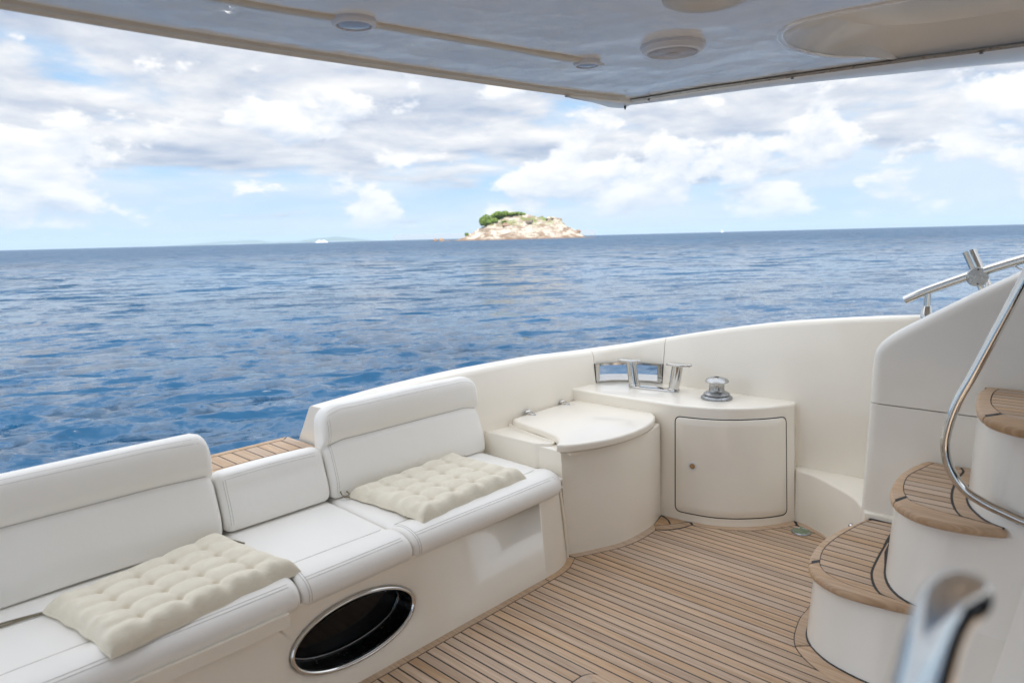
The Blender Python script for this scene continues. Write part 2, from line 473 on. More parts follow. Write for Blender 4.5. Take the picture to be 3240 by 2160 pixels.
m, t, b = mat('hazy_forest', (.05, .09, .06), .9)
M['forest'] = m
def hills():
    D = 30000; K_ = 30000 / 8800; xs = np.linspace(-4500, -1750, 90); ys = np.linspace(0, 3200, 14); V, F = [], []
    key = np.interp(xs, [-4500, -4350, -4100, -3720, -3300, -3130, -2900, -2700, -2500, -2250, -2020, -1750],
                    [0, 8, 20, 50, 58, 22, 30, 24, 56, 76, 48, 0])
    for j, yy in enumerate(ys):
        pr = math.sin(math.pi * min(1, (j + .4) / len(ys))) ** .6
        hz = key * pr * (1 + .10 * fbm(xs / 260, yy / 700 + 0 * xs, 3)) * .92 * K_ + (1 - pr) * -18
        for xx, h in zip(xs, hz):
            p = far(xx * K_, D + yy); V.append((p.x, p.y, SEA + h - 1.5))
    n = len(xs)
    F = [(j * n + i, j * n + i + 1, (j + 1) * n + i + 1, (j + 1) * n + i) for j in range(len(ys) - 1) for i in range(n - 1)]
    tag(mk('hills', V, F, 'forest'), kind='structure')
hills()

m, t, b = mat('granite', (.62, .54, .45), .85)
g = t.node('ShaderNodeNewGeometry'); P_ = g.outputs['Position']; nz = t.sep(g.outputs['Normal'])[2]
x, y, z = t.sep(P_)
str_ = t.noise(t.comb(t.m('MULTIPLY', x, .6), t.m('MULTIPLY', y, .6), t.m('MULTIPLY', z, 1.6)), .12, 7, .65, .6)
c = t.mix(t.step(str_, .40, .60), (.17, .12, .085), (.385, .355, .31))
c = t.mix(t.step(t.noise(P_, .35, 6, .7), .56, .66, 0, .8), c, (.12, .09, .07))
c = t.mix(t.step(z, SEA + 2.6, SEA + .9, 0, .75), c, (.12, .075, .05))
grass = t.m('MULTIPLY', t.m('MULTIPLY', t.step(z, 13.0, 22.0), t.step(nz, .35, .75)), t.step(t.noise(P_, .09, 5, .6), .45, .55))
c = t.mix(grass, c, (.10, .15, .03))
t.put(b.inputs['Base Color'], c); bump(t, b, t.noise(P_, .5, 8, .7), 1, 1.6); M['granite'] = m

ISL = far(0, 900)
def island_h(u, v):
    """u right, v away, metres"""
    prof = np.interp(u, [-90, -74, -62, -48, -37, -28, -14, 0, 8, 20, 36, 50, 66, 80, 90],
                     [-3, 2.0, 7, 13, 20, 26, 33, 33, 31, 26, 23, 22, 13, 4.0, -3])
    fall = np.clip(1 - (np.abs(v) / (52 * np.clip(1 - (u / 92) ** 2, .02, 1) ** .5)) ** 2.0, -.15, 1)
    ridge = fbm(u / 9.5 + v / 30, v / 8.0, 11) * 1.9 + np.abs(fbm(u / 4.2, v / 4.6, 5)) * 1.1
    blocky = np.round((prof * fall + ridge * .8) / 2.3) * 2.3
    h = prof * np.clip(fall, -1, 1)
    return np.where(h > .3, h * .62 + blocky * .38 + ridge * np.clip(h / 10, 0, 1) - .6, h - .5)
us = np.linspace(-92, 92, 230); vs = np.linspace(-56, 56, 110)
U, Vv = np.meshgrid(us, vs)
H_ = island_h(U, Vv)
cx_ = 10.0                                            # the island's middle is right of the picture's axis
VV = [tuple(far(u + cx_, 900 + v, SEA + h)) for u, v, h in zip(U.ravel(), Vv.ravel(), H_.ravel())]
nu = len(us)
FF = [(j * nu + i, j * nu + i + 1, (j + 1) * nu + i + 1, (j + 1) * nu + i) for j in range(len(vs) - 1) for i in range(nu - 1)
      if max(H_[j, i], H_[j, i + 1], H_[j + 1, i], H_[j + 1, i + 1]) > -2.5]
tag(mk('island', VV, FF, 'granite', angle=28), kind='structure')

m, t, b = mat('brown_rock', (.16, .10, .065), .9); P_ = t.node('ShaderNodeNewGeometry').outputs['Position']
t.put(b.inputs['Base Color'], t.mix(t.noise(P_, .9, 5, .6), (.10, .06, .04), (.30, .21, .15))); M['brown_rock'] = m
def boulder(center, size, seed, label, group=None, squash=.8, name='boulder', cat='rock'):
    bm = bmesh.new(); bmesh.ops.create_icosphere(bm, subdivisions=3, radius=1)
    r_ = np.random.RandomState(seed); a = r_.uniform(0, 6, 3); cuts = [Vector(r_.normal(size=3)).normalized() for _ in range(7)]
    V, F = [], []
    for v in bm.verts:
        p = v.co.copy()
        for q in cuts:
            dd = p.dot(q)
            if dd > .72: p -= q * (dd - .72) * .85
        n_ = 1 + .10 * math.sin(p.x * 5 + a[0]) * math.sin(p.y * 4 + a[1]) * math.sin(p.z * 6 + a[2])
        V.append(Vector((p.x * size[0], p.y * size[1], p.z * size[2] * squash)) * n_ + Vector(center))
    F = [tuple(v.index for v in f.verts) for f in bm.faces]; bm.free()
    o = mk(name, V, F, 'granite' if size[0] > 5 else 'brown_rock', angle=25); tag(o, label, cat, group); return o
BOULD = [(-100, 2.0, 3.2, 4.0, 'small brown boulder awash at the left of the pair off the island'),
         (-92.5, 2.6, 4.2, 4.4, 'larger brown boulder of the pair standing left of the island')]
for i, (u, z_, sx, sz, lb) in enumerate(BOULD):
    boulder(far(u + cx_ - 3, 896, SEA + .6), (sx, sx, sz), 20 + i, lb, 'boulders awash beside the island')
for i, (u, v, sx, sz, lb) in enumerate([
        (52, -8, 4.6, 4.2, 'pale block of rock on the right shoulder of the island'),
        (41, -10, 5.2, 4.0, 'pale flat topped boulder perched on the right ridge of the island'),
        (76, -8, 3.6, 3.4, 'brown boulder at the right hand tip of the island'),
        (-14, -34, 4.5, 3.6, 'dark boulder at the waterline below the island cliff'),
        (14, -26, 6.5, 5.5, 'big white rock bulging from the middle of the cliff')]):
    boulder(far(u + cx_, 900 + v, SEA + max(float(island_h(np.array(float(u)), np.array(float(v)))), .5) + sz * .15), (sx, sx, sz), 40 + i, lb)

m, t, b = mat('bush_leaves', (.06, .11, .025), .7)
oi = t.node('ShaderNodeNewGeometry')
c = t.mix(t.noise(oi.outputs['Position'], .5, 3), (.07, .14, .025), (.24, .33, .06))
t.put(b.inputs['Base Color'], c); M['leaf'] = m
M['bark'] = mat('bark', (.09, .06, .04), .9)[0]
def tree(name, u, v, w_, h_, n, seed, label, cat='tree', trunk=True, zoff=0.0):
    r_ = np.random.RandomState(seed)
    z0 = SEA + float(island_h(np.array(float(u)), np.array(float(v)))) + zoff
    root = thing(name, far(u + cx_, 900 + v, z0), label, cat, None)
    lobes = [(r_.uniform(-.55, .55) * w_, r_.uniform(-.5, .5) * w_, r_.uniform(.18, .55) * h_, r_.uniform(.28, .46)) for _ in range(7)]
    V, F = [], []
    for i in range(n):
        L = lobes[r_.randint(len(lobes))]
        dv = r_.normal(size=3); dv /= np.linalg.norm(dv); rad = L[3] * r_.uniform(.75, 1.0) ** .4
        p = np.array([L[0] + dv[0] * rad * w_, L[1] + dv[1] * rad * w_, max(L[2] + dv[2] * rad * h_ * .75, .2)])
        a = r_.normal(size=3); a /= np.linalg.norm(a); bb = np.cross(a, r_.normal(size=3)); bb /= np.linalg.norm(bb)
        s = r_.uniform(.45, .95); o = len(V)
        for q in (a * s, bb * s * .7, -a * s, -bb * s * .7):
            l = p + q; V.append(tuple(far(u + cx_ + l[0], 900 + v + l[1], z0 + l[2])))
        F.append((o, o + 1, o + 2, o + 3))
    cr_ = mk('crown', V, F, 'leaf', root, flat=True)
    if trunk:
        a = far(u + cx_, 900 + v, z0 - 1.5); c_ = far(u + cx_ + 1, 900 + v, z0 + h_ * .6)
        tube('trunk', [a, (a + c_) / 2, c_], [.7, .5, .25], 'bark', root, 7)
tree('windswept_tree', -36, -18, 14.5, 21.0, 5600, 1, 'broad round green tree on the left brow of the rocky island')
tree('windswept_tree', -20, -14, 14.0, 12.0, 4200, 2, 'low green tree crowning the island summit right of the broad one')
tree('bush', -29, -22, 10.5, 9.0, 2000, 3, 'green bush under the broad tree on the island', 'bush', False)
tree('bush', -4, -12, 12.5, 5.0, 1800, 4, 'low yellow green scrub along the island summit', 'bush', False)
tree('bush', 8, -9, 7.0, 2.6, 600, 5, 'thin scrub on the ridge right of the summit', 'bush', False)
tree('bush', -16, -30, 3.4, 4.6, 600, 6, 'round dark green bush alone on the white cliff', 'bush', False)
tree('bush', -63, -12, 3.0, 5.0, 300, 7, 'dark little bush leaning on the left slope of the island', 'bush', False)

# distant vessels
def ship():
    c0 = far(-1105, 4200); root = thing('ferry', c0, 'white ferry far off on the horizon in front of the hills', 'ship')
    def bx(name, u0, u1, z0, z1, dpt, m='plasticwhite', rake=0):
        V = []
        for vv in (-dpt, dpt):
            for uu, zz in ((u0, z0), (u1, z0), (u1 - rake, z1), (u0 + rake * .3, z1)):
                p = far(-1105 + uu, 4200 + vv, SEA + zz); V.append(tuple(p))
        return mk(name, V, [(0, 1, 2, 3), (4, 7, 6, 5), (0, 4, 5, 1), (1, 5, 6, 2), (2, 6, 7, 3), (3, 7, 4, 0)], m, root, flat=True)
    bx('hull', -34, 36, -1, 6, 9, rake=-4); bx('superstructure', -26, 24, 6, 11, 7, rake=3)
    bx('bridge', 6, 20, 11, 15, 6, rake=2); bx('funnel', -18, -12, 11, 16, 3, rake=1)
ship()
def sailboat():
    root = thing('sailboat', far(1345, 4500), 'tiny sailing boat on the horizon right of the island', 'boat')
    def poly(name, pts, th, m):
        V = [tuple(far(1345 + u, 4500 + s * th, SEA + z_)) for s in (-1, 1) for u, z_ in pts]; n = len(pts)
        mk(name, V, [tuple(range(n)), tuple(range(n, 2 * n))] + [(i, (i + 1) % n, n + (i + 1) % n, n + i) for i in range(n)], m, root, flat=True)
    poly('hull', [(-9, 0), (8, 0), (10, 2.2), (-9, 2)], 2, 'plasticwhite')
    poly('sail', [(-6, 3), (.3, 3), (.3, 24)], .1, 'plasticwhite'); poly('mast', [(.4, 2), (.9, 2), (.9, 25), (.4, 25)], .3, 'alu')
sailboat()

# ------------------------------------------------------------------ cockpit sole
STOR = [(2.785, 2.285), (2.915, 2.221), (3.08, 2.158), (3.212, 2.14), (3.403, 2.146), (3.587, 2.195)]
CABF = [(3.587, 2.195), (3.594, 2.10), (3.605, 2.008), (3.634, 1.885), (3.691, 1.782), (3.768, 1.696), (3.866, 1.618), (4.009, 1.546)]
LEDGE = [(4.009, 1.546), (3.97, 1.44), (3.865, 1.285), (3.775, 1.175), (3.672, 1.10), (3.60, 1.055)]
stor = cr(STOR, 6); cabf = cr(CABF, 5); ledge = cr(LEDGE, 5)
sole = thing('deck', (2.2, 1.2, 0), 'teak laid cockpit deck with black caulked seams', 'deck'); sole['kind'] = 'structure'
del sole['category']
under = np.array([(-3.2, 2.32), (4.3, 2.32), (4.3, -3.2), (-3.2, -3.2)])
slab('caulking', under, -.06, -.0012, 'caulk', sole)
stin = cr([(2.79, 2.233), (2.928, 2.167), (3.073, 2.110), (3.218, 2.090), (3.375, 2.096)], 6)
cbin = cr([(3.574, 1.973), (3.598, 1.866), (3.654, 1.755), (3.723, 1.668), (3.824, 1.59), (3.895, 1.545), (3.96, 1.515)], 6)
sofin = np.array([(-3.2, 2.163), (2.50, 2.163)]); sofc = cr([(2.50, 2.163), (2.60, 2.166), (2.68, 2.181), (2.745, 2.209), (2.79, 2.233)], 5)
stepo = cr([(3.30, 1.135), (3.067, 1.112), (2.975, 1.108), (2.883, 1.090), (2.795, 1.065), (2.731, 1.032), (2.678, .979), (2.630, .90), (2.606, .82), (2.598, .70), (2.60, .5), (2.62, .2)], 6)
stepi = cr([(3.30, 1.07), (3.06, 1.068), (2.96, 1.062), (2.878, 1.046), (2.809, 1.016), (2.765, .977), (2.716, .912), (2.690, .845), (2.672, .75), (2.672, .6), (2.68, .4), (2.70, .2)], 6)
area_ = np.concatenate([sofin, sofc[1:], stin[1:], [(3.40, 2.055), (3.44, 2.022), (3.49, 1.995), (3.535, 1.982)], cbin,
                        [(3.915, 1.40), (3.86, 1.30), (3.80, 1.14)], stepo, [(2.62, -3.2), (-3.2, -3.2)]])
hatch_o = round_poly([(2.058, 1.578), (2.058, .80), (1.30, .80), (1.30, 1.578)], .085, 8)
hatch_i = inset(hatch_o, .055)
def sole_planks():
    x = -0.045 * 0 - 3.19; pitch = .049; x0 = 1.558 - pitch * 96
    while x0 < 3.97:
        a, c = x0 + .0034, x0 + pitch - .0034
        xs = np.linspace(a, c, 4); lo, hi = [], []
        for q in xs:
            s = scan(area_, q)
            if s and s[1] - s[0] > .02: lo.append((q, s[0])); hi.append((q, s[1]))
        if len(lo) >= 2 and x0 > -1.2:
            if 1.27 < x0 < 2.04:                    # planks stop at the hatch
                hh = [scan(hatch_o, q) for q in xs]
                lo2 = [(q, (h[1] + .003) if h else 1.55) for q, h in zip(xs, hh)]
                P = np.array(lo2 + hi[::-1])
            else: P = np.array(lo + hi[::-1])
            slab('plank', P, -.02, 0.0, 'teak', sole, rt=.001, seg=1)
        x0 += pitch
sole_planks()
def band(name, A, B, z0, z1, m, parent, t0=0., t1=1., n=26, rt=.001):
    """a bent board between two lines"""
    A = resample(A, 200); B = resample(B, 200); i = np.linspace(t0 * 199, t1 * 199, n).astype(int)
    return slab(name, np.concatenate([A[i], B[i][::-1]]), z0, z1, m, parent, rt=rt, seg=1)
for a, c in ((-1.2, .30), (.304, 2.50)):
    slab('margin_board', np.array([(a, 2.1665), (c, 2.1665), (c, 2.206), (a, 2.206)]), -.02, .0015, 'teak', sole, rt=.001, seg=1)
band('margin_board', sofc + [0, .0035], np.array([(2.505, 2.206), (2.60, 2.21), (2.68, 2.232), (2.74, 2.26), (2.775, 2.29)]), -.02, .0015, 'teak', sole, .015, .985)
band('margin_board', stin + [.001, .0035], stor[:-4] + [0, .01], -.02, .0015, 'teak', sole, .01, .99, 30)
band('margin_board', cbin + [.003, .002], cr([(3.612, 2.01), (3.640, 1.89), (3.697, 1.79), (3.774, 1.704), (3.872, 1.626), (3.93, 1.59), (4.01, 1.55)], 5), -.02, .0015, 'teak', sole, .012, .99, 30)
band('margin_board', np.array([(3.961, 1.508), (3.918, 1.40), (3.86, 1.29), (3.79, 1.14)]), np.array([(4.015, 1.54), (3.975, 1.43), (3.87, 1.28), (3.82, 1.14)]), -.02, .0015, 'teak', sole, .01, 1)
# dried out infill pieces in the corner between locker and cabinet
slab('corner_infill', np.array([(3.382, 2.100), (3.41, 2.066), (3.445, 2.034), (3.49, 2.008), (3.535, 1.992), (3.567, 1.979), (3.595, 2.008), (3.52, 2.062), (3.46, 2.10), (3.412, 2.140)]), -.02, .001, 'teak_oiled', sole, rt=.001, seg=1)
slab('corner_infill', np.array([(3.422, 2.146), (3.462, 2.107), (3.500, 2.083), (3.545, 2.125), (3.575, 2.185)]), -.022, -.001, 'teak_oiled', sole, rt=.001, seg=1)
slab('corner_infill', np.array([(3.508, 2.078), (3.535, 2.058), (3.600, 2.018), (3.594, 2.09), (3.587, 2.18), (3.553, 2.120)]), -.022, -.001, 'teak_oiled', sole, rt=.001, seg=1)
for a, c in ((0., .395), (.402, 1.)):
    band('margin_board', stepo + [.003, -.003], stepi, -.02, .0015, 'teak', sole, a, c, 36)
hb = slab('hatch_caulk', hatch_o, -.02, -.0012, 'caulk', sole)
ho, hi_ = inset(hatch_o, .003), hatch_i
L_ = len(ho)
def ring_piece(a, c):
    ii = [k % L_ for k in range(a, c + 1)]
    slab('hatch_frame', np.concatenate([ho[ii], hi_[ii][::-1]]), -.02, .001, 'teak', sole, rt=.001, seg=1)
mid = 4
for q in range(4): ring_piece(mid + q * 9, mid + (q + 1) * 9)
planks(inset(hatch_i, .004), 1.36, 2.0, .049, .006, -.02, 0.0, 'teak', sole)

# ------------------------------------------------------------------ bulwark
def sweep_wall(name, path, zt, th, m, parent, zin=-.05, zout=-1.25, flare=.15, zb=None, slope=None, rad=.03, n_arc=5, ztop_fixed=None):
    """wall following a plan path; zt = top height, th = thickness along the path"""
    path = np.asarray(path); n = len(path); rings = []
    full = kp[:, :2]; tg = np.gradient(full, axis=0); tg /= np.linalg.norm(tg, axis=1, keepdims=True)
    tn = np.array([tg[int(np.argmin(np.hypot(*(full - q).T)))] for q in path])
    nr = np.stack([tn[:, 1], -tn[:, 0]], 1)          # outward = right of travel
    for i in range(n):
        z1 = zt[i]; T = th[i]; sl_ = 0 if slope is None else slope[i]
        f = lambda z: flare * max(0, z - .62)
        zl = zin if zb is None else zb[i]
        zo = zout if zb is None else zb[i]
        sec = [(f(zl), zl), (f(max(.62, zl + .001)), max(.62, zl + .001)), (f(z1 - rad), z1 - rad)]
        for k in range(1, n_arc):
            a = math.pi / 2 * k / n_arc; sec.append((f(z1) + rad * (1 - math.cos(a)), z1 - rad * (1 - math.sin(a))))
        sec.append((f(z1) + rad, z1)); sec.append((f(z1) + T - rad, z1 - .004))
        for k in range(1, n_arc + 1):
            a = math.pi / 2 * k / n_arc; sec.append((f(z1) + T - rad + rad * math.sin(a) + sl_ * .1 * k / n_arc, z1 - rad * (1 - math.cos(a))))
        zm = max(z1 - .25, zo + .01)
        sec.append((f(z1) + T + sl_, zm)); sec.append((f(z1) + T + sl_, zo))
        rings.append([(path[i, 0] + nr[i, 0] * o, path[i, 1] + nr[i, 1] * o, z) for o, z in sec])
    V, F = loft(rings, True, True)
    return mk(name, V, F, m, parent, 40)
bul = thing('bulwark', (3.4, 2.9, 0), 'cream moulded bulwark wall curving round the cockpit corner', 'wall')
KEY = [(4.14, -1.6, 1.34), (4.13, -.5, 1.31), (4.115, .4, 1.272), (4.11, 1.0, 1.228), (4.10, 1.2, 1.212), (4.095, 1.4, 1.192), (4.09, 1.7, 1.156), (4.085, 2.0, 1.106), (4.085, 2.3, 1.046),
       (4.08, 2.48, 1.004), (4.055, 2.61, .970), (4.0, 2.72, .942), (3.92, 2.815, .922), (3.82, 2.862, .914), (3.60, 2.875, .925), (3.3, 2.88, .940), (2.7, 2.885, .945), (2.2, 2.89, .930), (1.785, 2.90, .900)]
kp = cr([(a, c_, z) for a, c_, z in KEY], 8)
i1 = int(np.argmin(np.hypot(kp[:, 0] - 4.08, kp[:, 1] - 2.50))); i2 = int(np.argmin(np.hypot(kp[:, 0] - 3.835, kp[:, 1] - 2.858)))
def th_of(P): return np.interp(P[:, 0] - P[:, 1], [-1.2, -.5, .2], [.17, .15, .13])
def sl_of(P): return np.interp(P[:, 0] - P[:, 1], [-1.2, -.4], [.19, .0])
def seg(a, c, trim0=0, trim1=0):
    P = kp[a:c + 1].copy()
    if trim0: v = P[1] - P[0]; P[0] = P[0] + v / np.linalg.norm(v[:2]) * trim0
    if trim1: v = P[-2] - P[-1]; P[-1] = P[-1] + v / np.linalg.norm(v[:2]) * trim1
    return P
Pa, Pb, Pc = seg(0, i1, 0, .002), seg(i1, i2, .002, .002), seg(i2, len(kp) - 1, .002, 0)
for P in (Pa, Pc): sweep_wall('side_panel' if P is Pa else 'stern_panel', P[:, :2], P[:, 2], th_of(P), M['gel'], bul, slope=sl_of(P))
sweep_wall('fairlead_panel', Pb[:, :2], Pb[:, 2], th_of(Pb), M['gel'], bul, zb=[.826] * len(Pb))
sweep_wall('fairlead_sill', Pb[:, :2], [.700] * len(Pb), th_of(Pb), M['gel'], bul, rad=.004)
# steel liner of the fairlead: top and bottom strips, two jambs
def strip(name, path, z0, z1, a0, a1, m, parent):
    path = np.asarray(path); tn = np.gradient(path, axis=0); tn /= np.linalg.norm(tn, axis=1, keepdims=True)
    nr = np.stack([tn[:, 1], -tn[:, 0]], 1); rings = []
    for p, n_ in zip(path, nr):
        rings.append([(p[0] + n_[0] * a, p[1] + n_[1] * a, z) for a, z in ((a0, z0), (a1, z0), (a1, z1), (a0, z1))])
    V, F = loft(rings); return mk(name, V, F, m, parent, 30)
fl = thing('fairlead', (3.99, 2.72, .70), 'polished steel framed fairlead opening in the bulwark corner', 'fairlead')
strip('sill_plate', Pb[:, :2], .701, .709, .004, .215, M['steel'], fl)
strip('top_plate', Pb[:, :2], .812, .8255, .010, .16, M['steel'], fl)
strip('jamb', Pb[:3, :2], .709, .812, .012, .16, M['steel'], fl)
strip('jamb', Pb[-3:, :2], .709, .812, .012, .16, M['steel'], fl)
bp = Pb[-5]
lathe('roller_post', [(.020, 0), (.017, .012), (.0165, .09), (.020, .103)], (bp[0] + .06, bp[1] + .10, .709), 'plasticwhite', fl, 20)
# ledge moulded into the foot of the bulwark
lg = np.concatenate([ledge, [(3.60, .90), (4.15, .90), (4.15, 1.62), (4.06, 1.60)]])
slab('ledge', lg, -.02, .31, 'gel', bul, rt=.014, seg=4, draft=.012)

# transom coaming with teak top, left of the raised stern bulwark
coam = thing('transom_coaming', (0.6, 3.15, 0), 'low transom coaming capped with a teak step behind the sofa', 'coaming')
slab('coaming_body', np.array([(-2.2, 2.99), (1.78, 2.99), (1.78, 3.335), (-2.2, 3.335)]), -1.25, .676, 'gel', coam, rt=.01)
slab('caulking', np.array([(-.9, 2.995), (1.777, 2.995), (1.777, 3.325), (-.9, 3.325)]), .676, .6972, 'caulk', coam)
slab('border_board', round_poly([(-.9, 2.992), (1.774, 2.992), (1.715, 3.092), (-.9, 3.092)], .002), .68, .70, 'teak_oiled', coam, rt=.006, seg=2)
slab('border_board', np.array([(-.9, 3.296), (1.735, 3.296), (1.770, 3.335), (-.9, 3.335)]), .68, .70, 'teak_oiled', coam, rt=.004, seg=2)
slab('end_board', np.array([(1.722, 3.092), (1.774, 3.000), (1.774, 3.328), (1.737, 3.290), (1.722, 3.290)]), .68, .70, 'teak_oiled', coam, rt=.001, seg=1)
x0 = 1.716
while x0 > -.8:
    slab('plank', np.array([(x0 - .059, 3.098), (x0, 3.098), (x0, 3.290), (x0 - .059, 3.290)]), .68, .6985, 'teak', coam, rt=.001, seg=1); x0 -= .0655

# ------------------------------------------------------------------ wing wall and staircase
wing = thing('wing_wall', (3.74, .4, 0), 'white moulded wing wall rising forward beside the teak steps', 'wall')
WT = cr([(1.062, 1.06), (1.050, 1.12), (1.018, 1.165), (.965, 1.212), (.865, 1.278), (.74, 1.358), (.62, 1.432), (.515, 1.494), (.3, 1.62), (-.1, 1.86), (-.9, 2.32)], 6)
def wing_panel(name, zlo, top, z_hi=None):
    """rounded plate seen edge-on: outline in y,z; thickness along x"""
    if top: out = np.concatenate([WT, [(-.9, zlo), (1.067, zlo)]])
    else: out = np.array([(1.0675, z_hi), (-.9, z_hi), (-.9, -.02), (1.095, -.02)])
    out = np.asarray(out, float)
    if area(out) < 0: out = out[::-1]
    x0_, x1_, r_ = 3.63, 3.90, .055; rings = []
    e = np.roll(out, -1, 0) - out
    def off(dd):
        q = inset(out, dd)
        # keep the joint edges flat: only the outer outline is rounded
        q[:, 1] = np.where(np.abs(out[:, 1] - zlo) < 1e-4, out[:, 1], q[:, 1])
        if z_hi is not None: q[:, 1] = np.where(np.abs(out[:, 1] - z_hi) < 1e-4, out[:, 1], q[:, 1])
        return q
    for k in range(8):
        a = math.pi / 2 * k / 7; q = off(r_ * (1 - math.sin(a))); rings.append([(x0_ + r_ * (1 - math.cos(a)), y, z) for y, z in q])
    for k in range(8):
        a = math.pi / 2 * k / 7; q = off(r_ * (1 - math.cos(a))); rings.append([(x1_ - r_ * (1 - math.sin(a)), y, z) for y, z in q])
    V, F = loft(rings); return mk(name, V, F, M['gelwhite'], wing, 42)
wing_panel('upper_panel', .8600, True); wing_panel('lower_panel', -5, False, .8555)

stairs = thing('staircase', (3.2, .6, 0), 'moulded white staircase with three curved teak treads', 'stairs')
def drum(name, bot, top, z0, z1):
    Bc = resample(cr(bot, 6), 70); Tc = resample(cr(top, 6), 70)
    close = [(3.66, -.9), (3.66, bot[0][1])]; close2 = [(3.66, -.9), (3.66, top[0][1])]
    B = np.concatenate([Bc, close]); T = np.concatenate([Tc, close2])
    V, F = loft([[(x, y, z0) for x, y in B], [(x, y, z0 + (z1 - z0) * .03) for x, y in B * .97 + T * .03], [(x, y, z1) for x, y in T]])
    return mk(name, V, F, M['gelwhite'], stairs, 40)
drum('riser', [(3.60, 1.075), (3.2, 1.07), (3.02, 1.067), (2.94, 1.058), (2.872, 1.042), (2.814, 1.012), (2.765, .972), (2.718, .905), (2.694, .838), (2.676, .747), (2.672, .6), (2.68, .3), (2.70, -.9)],
     [(3.60, 1.04), (3.3, 1.066), (3.1, 1.068), (3.0, 1.058), (2.925, 1.038), (2.868, 1.0), (2.836, .955), (2.818, .90), (2.812, .83), (2.812, .745), (2.822, .60), (2.84, .3), (2.86, -.9)], -.02, .252)
drum('riser', [(3.60, .868), (3.42, .868), (3.25, .84), (3.117, .812), (3.013, .784), (2.927, .745), (2.866, .696), (2.838, .648), (2.824, .60), (2.842, .30), (2.86, -.9)],
     [(3.62, .80), (3.45, .825), (3.25, .815), (3.15, .80), (3.075, .775), (3.02, .735), (2.975, .67), (2.955, .585), (2.945, .50), (2.952, .30), (2.962, -.9)], .252, .587)
drum('riser', [(3.62, .605), (3.415, .583), (3.245, .56), (3.136, .533), (3.061, .498), (2.995, .455), (2.960, .405), (2.948, .34), (2.950, .25), (2.956, .1), (2.962, -.9)],
     [(3.62, .575), (3.45, .565), (3.28, .55), (3.19, .525), (3.11, .475), (3.065, .41), (3.05, .34), (3.045, .28), (3.046, .22), (3.048, .1), (3.05, -.9)], .587, .962)
def nosing(parent, O, G, zt, th, t0, t1, n, m, cap=.006):
    """bull-nosed board: square at the groove side, round at the outer side"""
    O = resample(O, 300); G = resample(G, 300); ii = np.linspace(t0 * 299, t1 * 299, n).astype(int); rings = []
    for j, i in enumerate(ii):
        o, g_ = O[i], G[i]; dv = o - g_; L = np.linalg.norm(dv); dv = dv / L; r_ = th / 2
        ex = .0 if 0 < j < n - 1 else .004
        sec = [(0, zt - .018), (0, zt - ex)]
        for k in range(9):
            a = math.pi / 2 - math.pi * k / 8; sec.append((L - r_ * .8 + r_ * .8 * math.cos(a), zt - r_ + (r_ - ex) * math.sin(a)))
        sec.append((0.004, zt - th))
        rings.append([(g_[0] + dv[0] * s, g_[1] + dv[1] * s, z) for s, z in sec])
    V, F = loft(rings); return mk('nosing', V, F, M[m], parent, 40)
def tread(zt, O, G, inner, backx, split, pitch, x_start, inner_band):
    O = cr(O, 8); G = cr(G, 8)
    # dark bedding under the boards carries them
    poly = np.concatenate([G, inner[::-1]]) if inner is not None else np.concatenate([G, [(backx, G[-1][1]), (backx, G[0][1])]])
    bed = slab('tread', inset(np.concatenate([O, [(backx, O[-1][1]), (backx, O[0][1])]]), .012), zt - .030, zt - .0012, 'caulk', stairs)
    nosing(bed, O, G, zt, .035, 0, split - .004, 40, 'teak')
    nosing(bed, O, G, zt, .035, split + .003, 1, 40, 'teak_oiled')
    ip = inset(poly, .0035)
    planks(ip, x_start, backx, pitch, .0080, zt - .02, zt, 'teak', bed)
    if inner_band is not None:
        slab('inner_board', np.asarray(inner_band), zt - .02, zt + .0005, 'teak_oiled', bed, rt=.001, seg=1)
    return bed
in1 = cr([(3.60, .90), (3.40, .885), (3.297, .872), (3.192, .862), (3.036, .842), (2.95, .817), (2.884, .786), (2.846, .756)], 6)
db1 = cr([(3.117, .818), (3.013, .790), (2.927, .751), (2.866, .701), (2.838, .66)], 6)
tread(.285, [(3.60, 1.035), (3.525, 1.050), (3.382, 1.087), (3.232, 1.104), (3.087, 1.099), (2.95, 1.072), (2.871, 1.034), (2.819, .980), (2.787, .909), (2.780, .838), (2.788, .740), (2.815, .597)],
      [(3.585, 1.010), (3.53, 1.030), (3.40, 1.053), (3.25, 1.069), (3.113, 1.068), (2.995, 1.042), (2.920, 1.008), (2.871, .950), (2.843, .867), (2.840, .756), (2.836, .67), (2.834, .61)],
      in1, 3.62, .56, .055, 2.84, np.concatenate([cr([(3.36, .872), (3.192, .856), (3.036, .836), (2.952, .811), (2.890, .780), (2.852, .750), (2.842, .70), (2.838, .665)], 5), db1[::-1], [(3.25, .855), (3.36, .868)]]))
in2 = cr([(3.62, .66), (3.56, .637), (3.46, .634), (3.356, .628), (3.207, .608), (3.083, .576), (3.00, .540), (2.98, .52)], 6)
db2 = cr([(3.35, .580), (3.245, .566), (3.136, .540), (3.061, .506), (2.99, .46), (2.965, .42)], 6)
tread(.62, [(3.62, .795), (3.504, .825), (3.332, .837), (3.148, .817), (3.053, .792), (2.988, .764), (2.933, .717), (2.890, .650), (2.879, .572), (2.895, .478), (2.935, .378)],
      [(3.625, .760), (3.592, .769), (3.47, .790), (3.346, .804), (3.200, .784), (3.098, .752), (3.026, .705), (2.992, .622), (2.978, .533), (2.968, .46), (2.955, .390)],
      in2, 3.625, .60, .060, 2.985, np.concatenate([cr([(3.62, .655), (3.56, .630), (3.46, .628), (3.356, .622), (3.207, .602), (3.083, .570), (3.00, .534), (2.984, .50), (2.972, .43)], 5), db2[::-1], [(3.50, .588), (3.62, .610)]]))
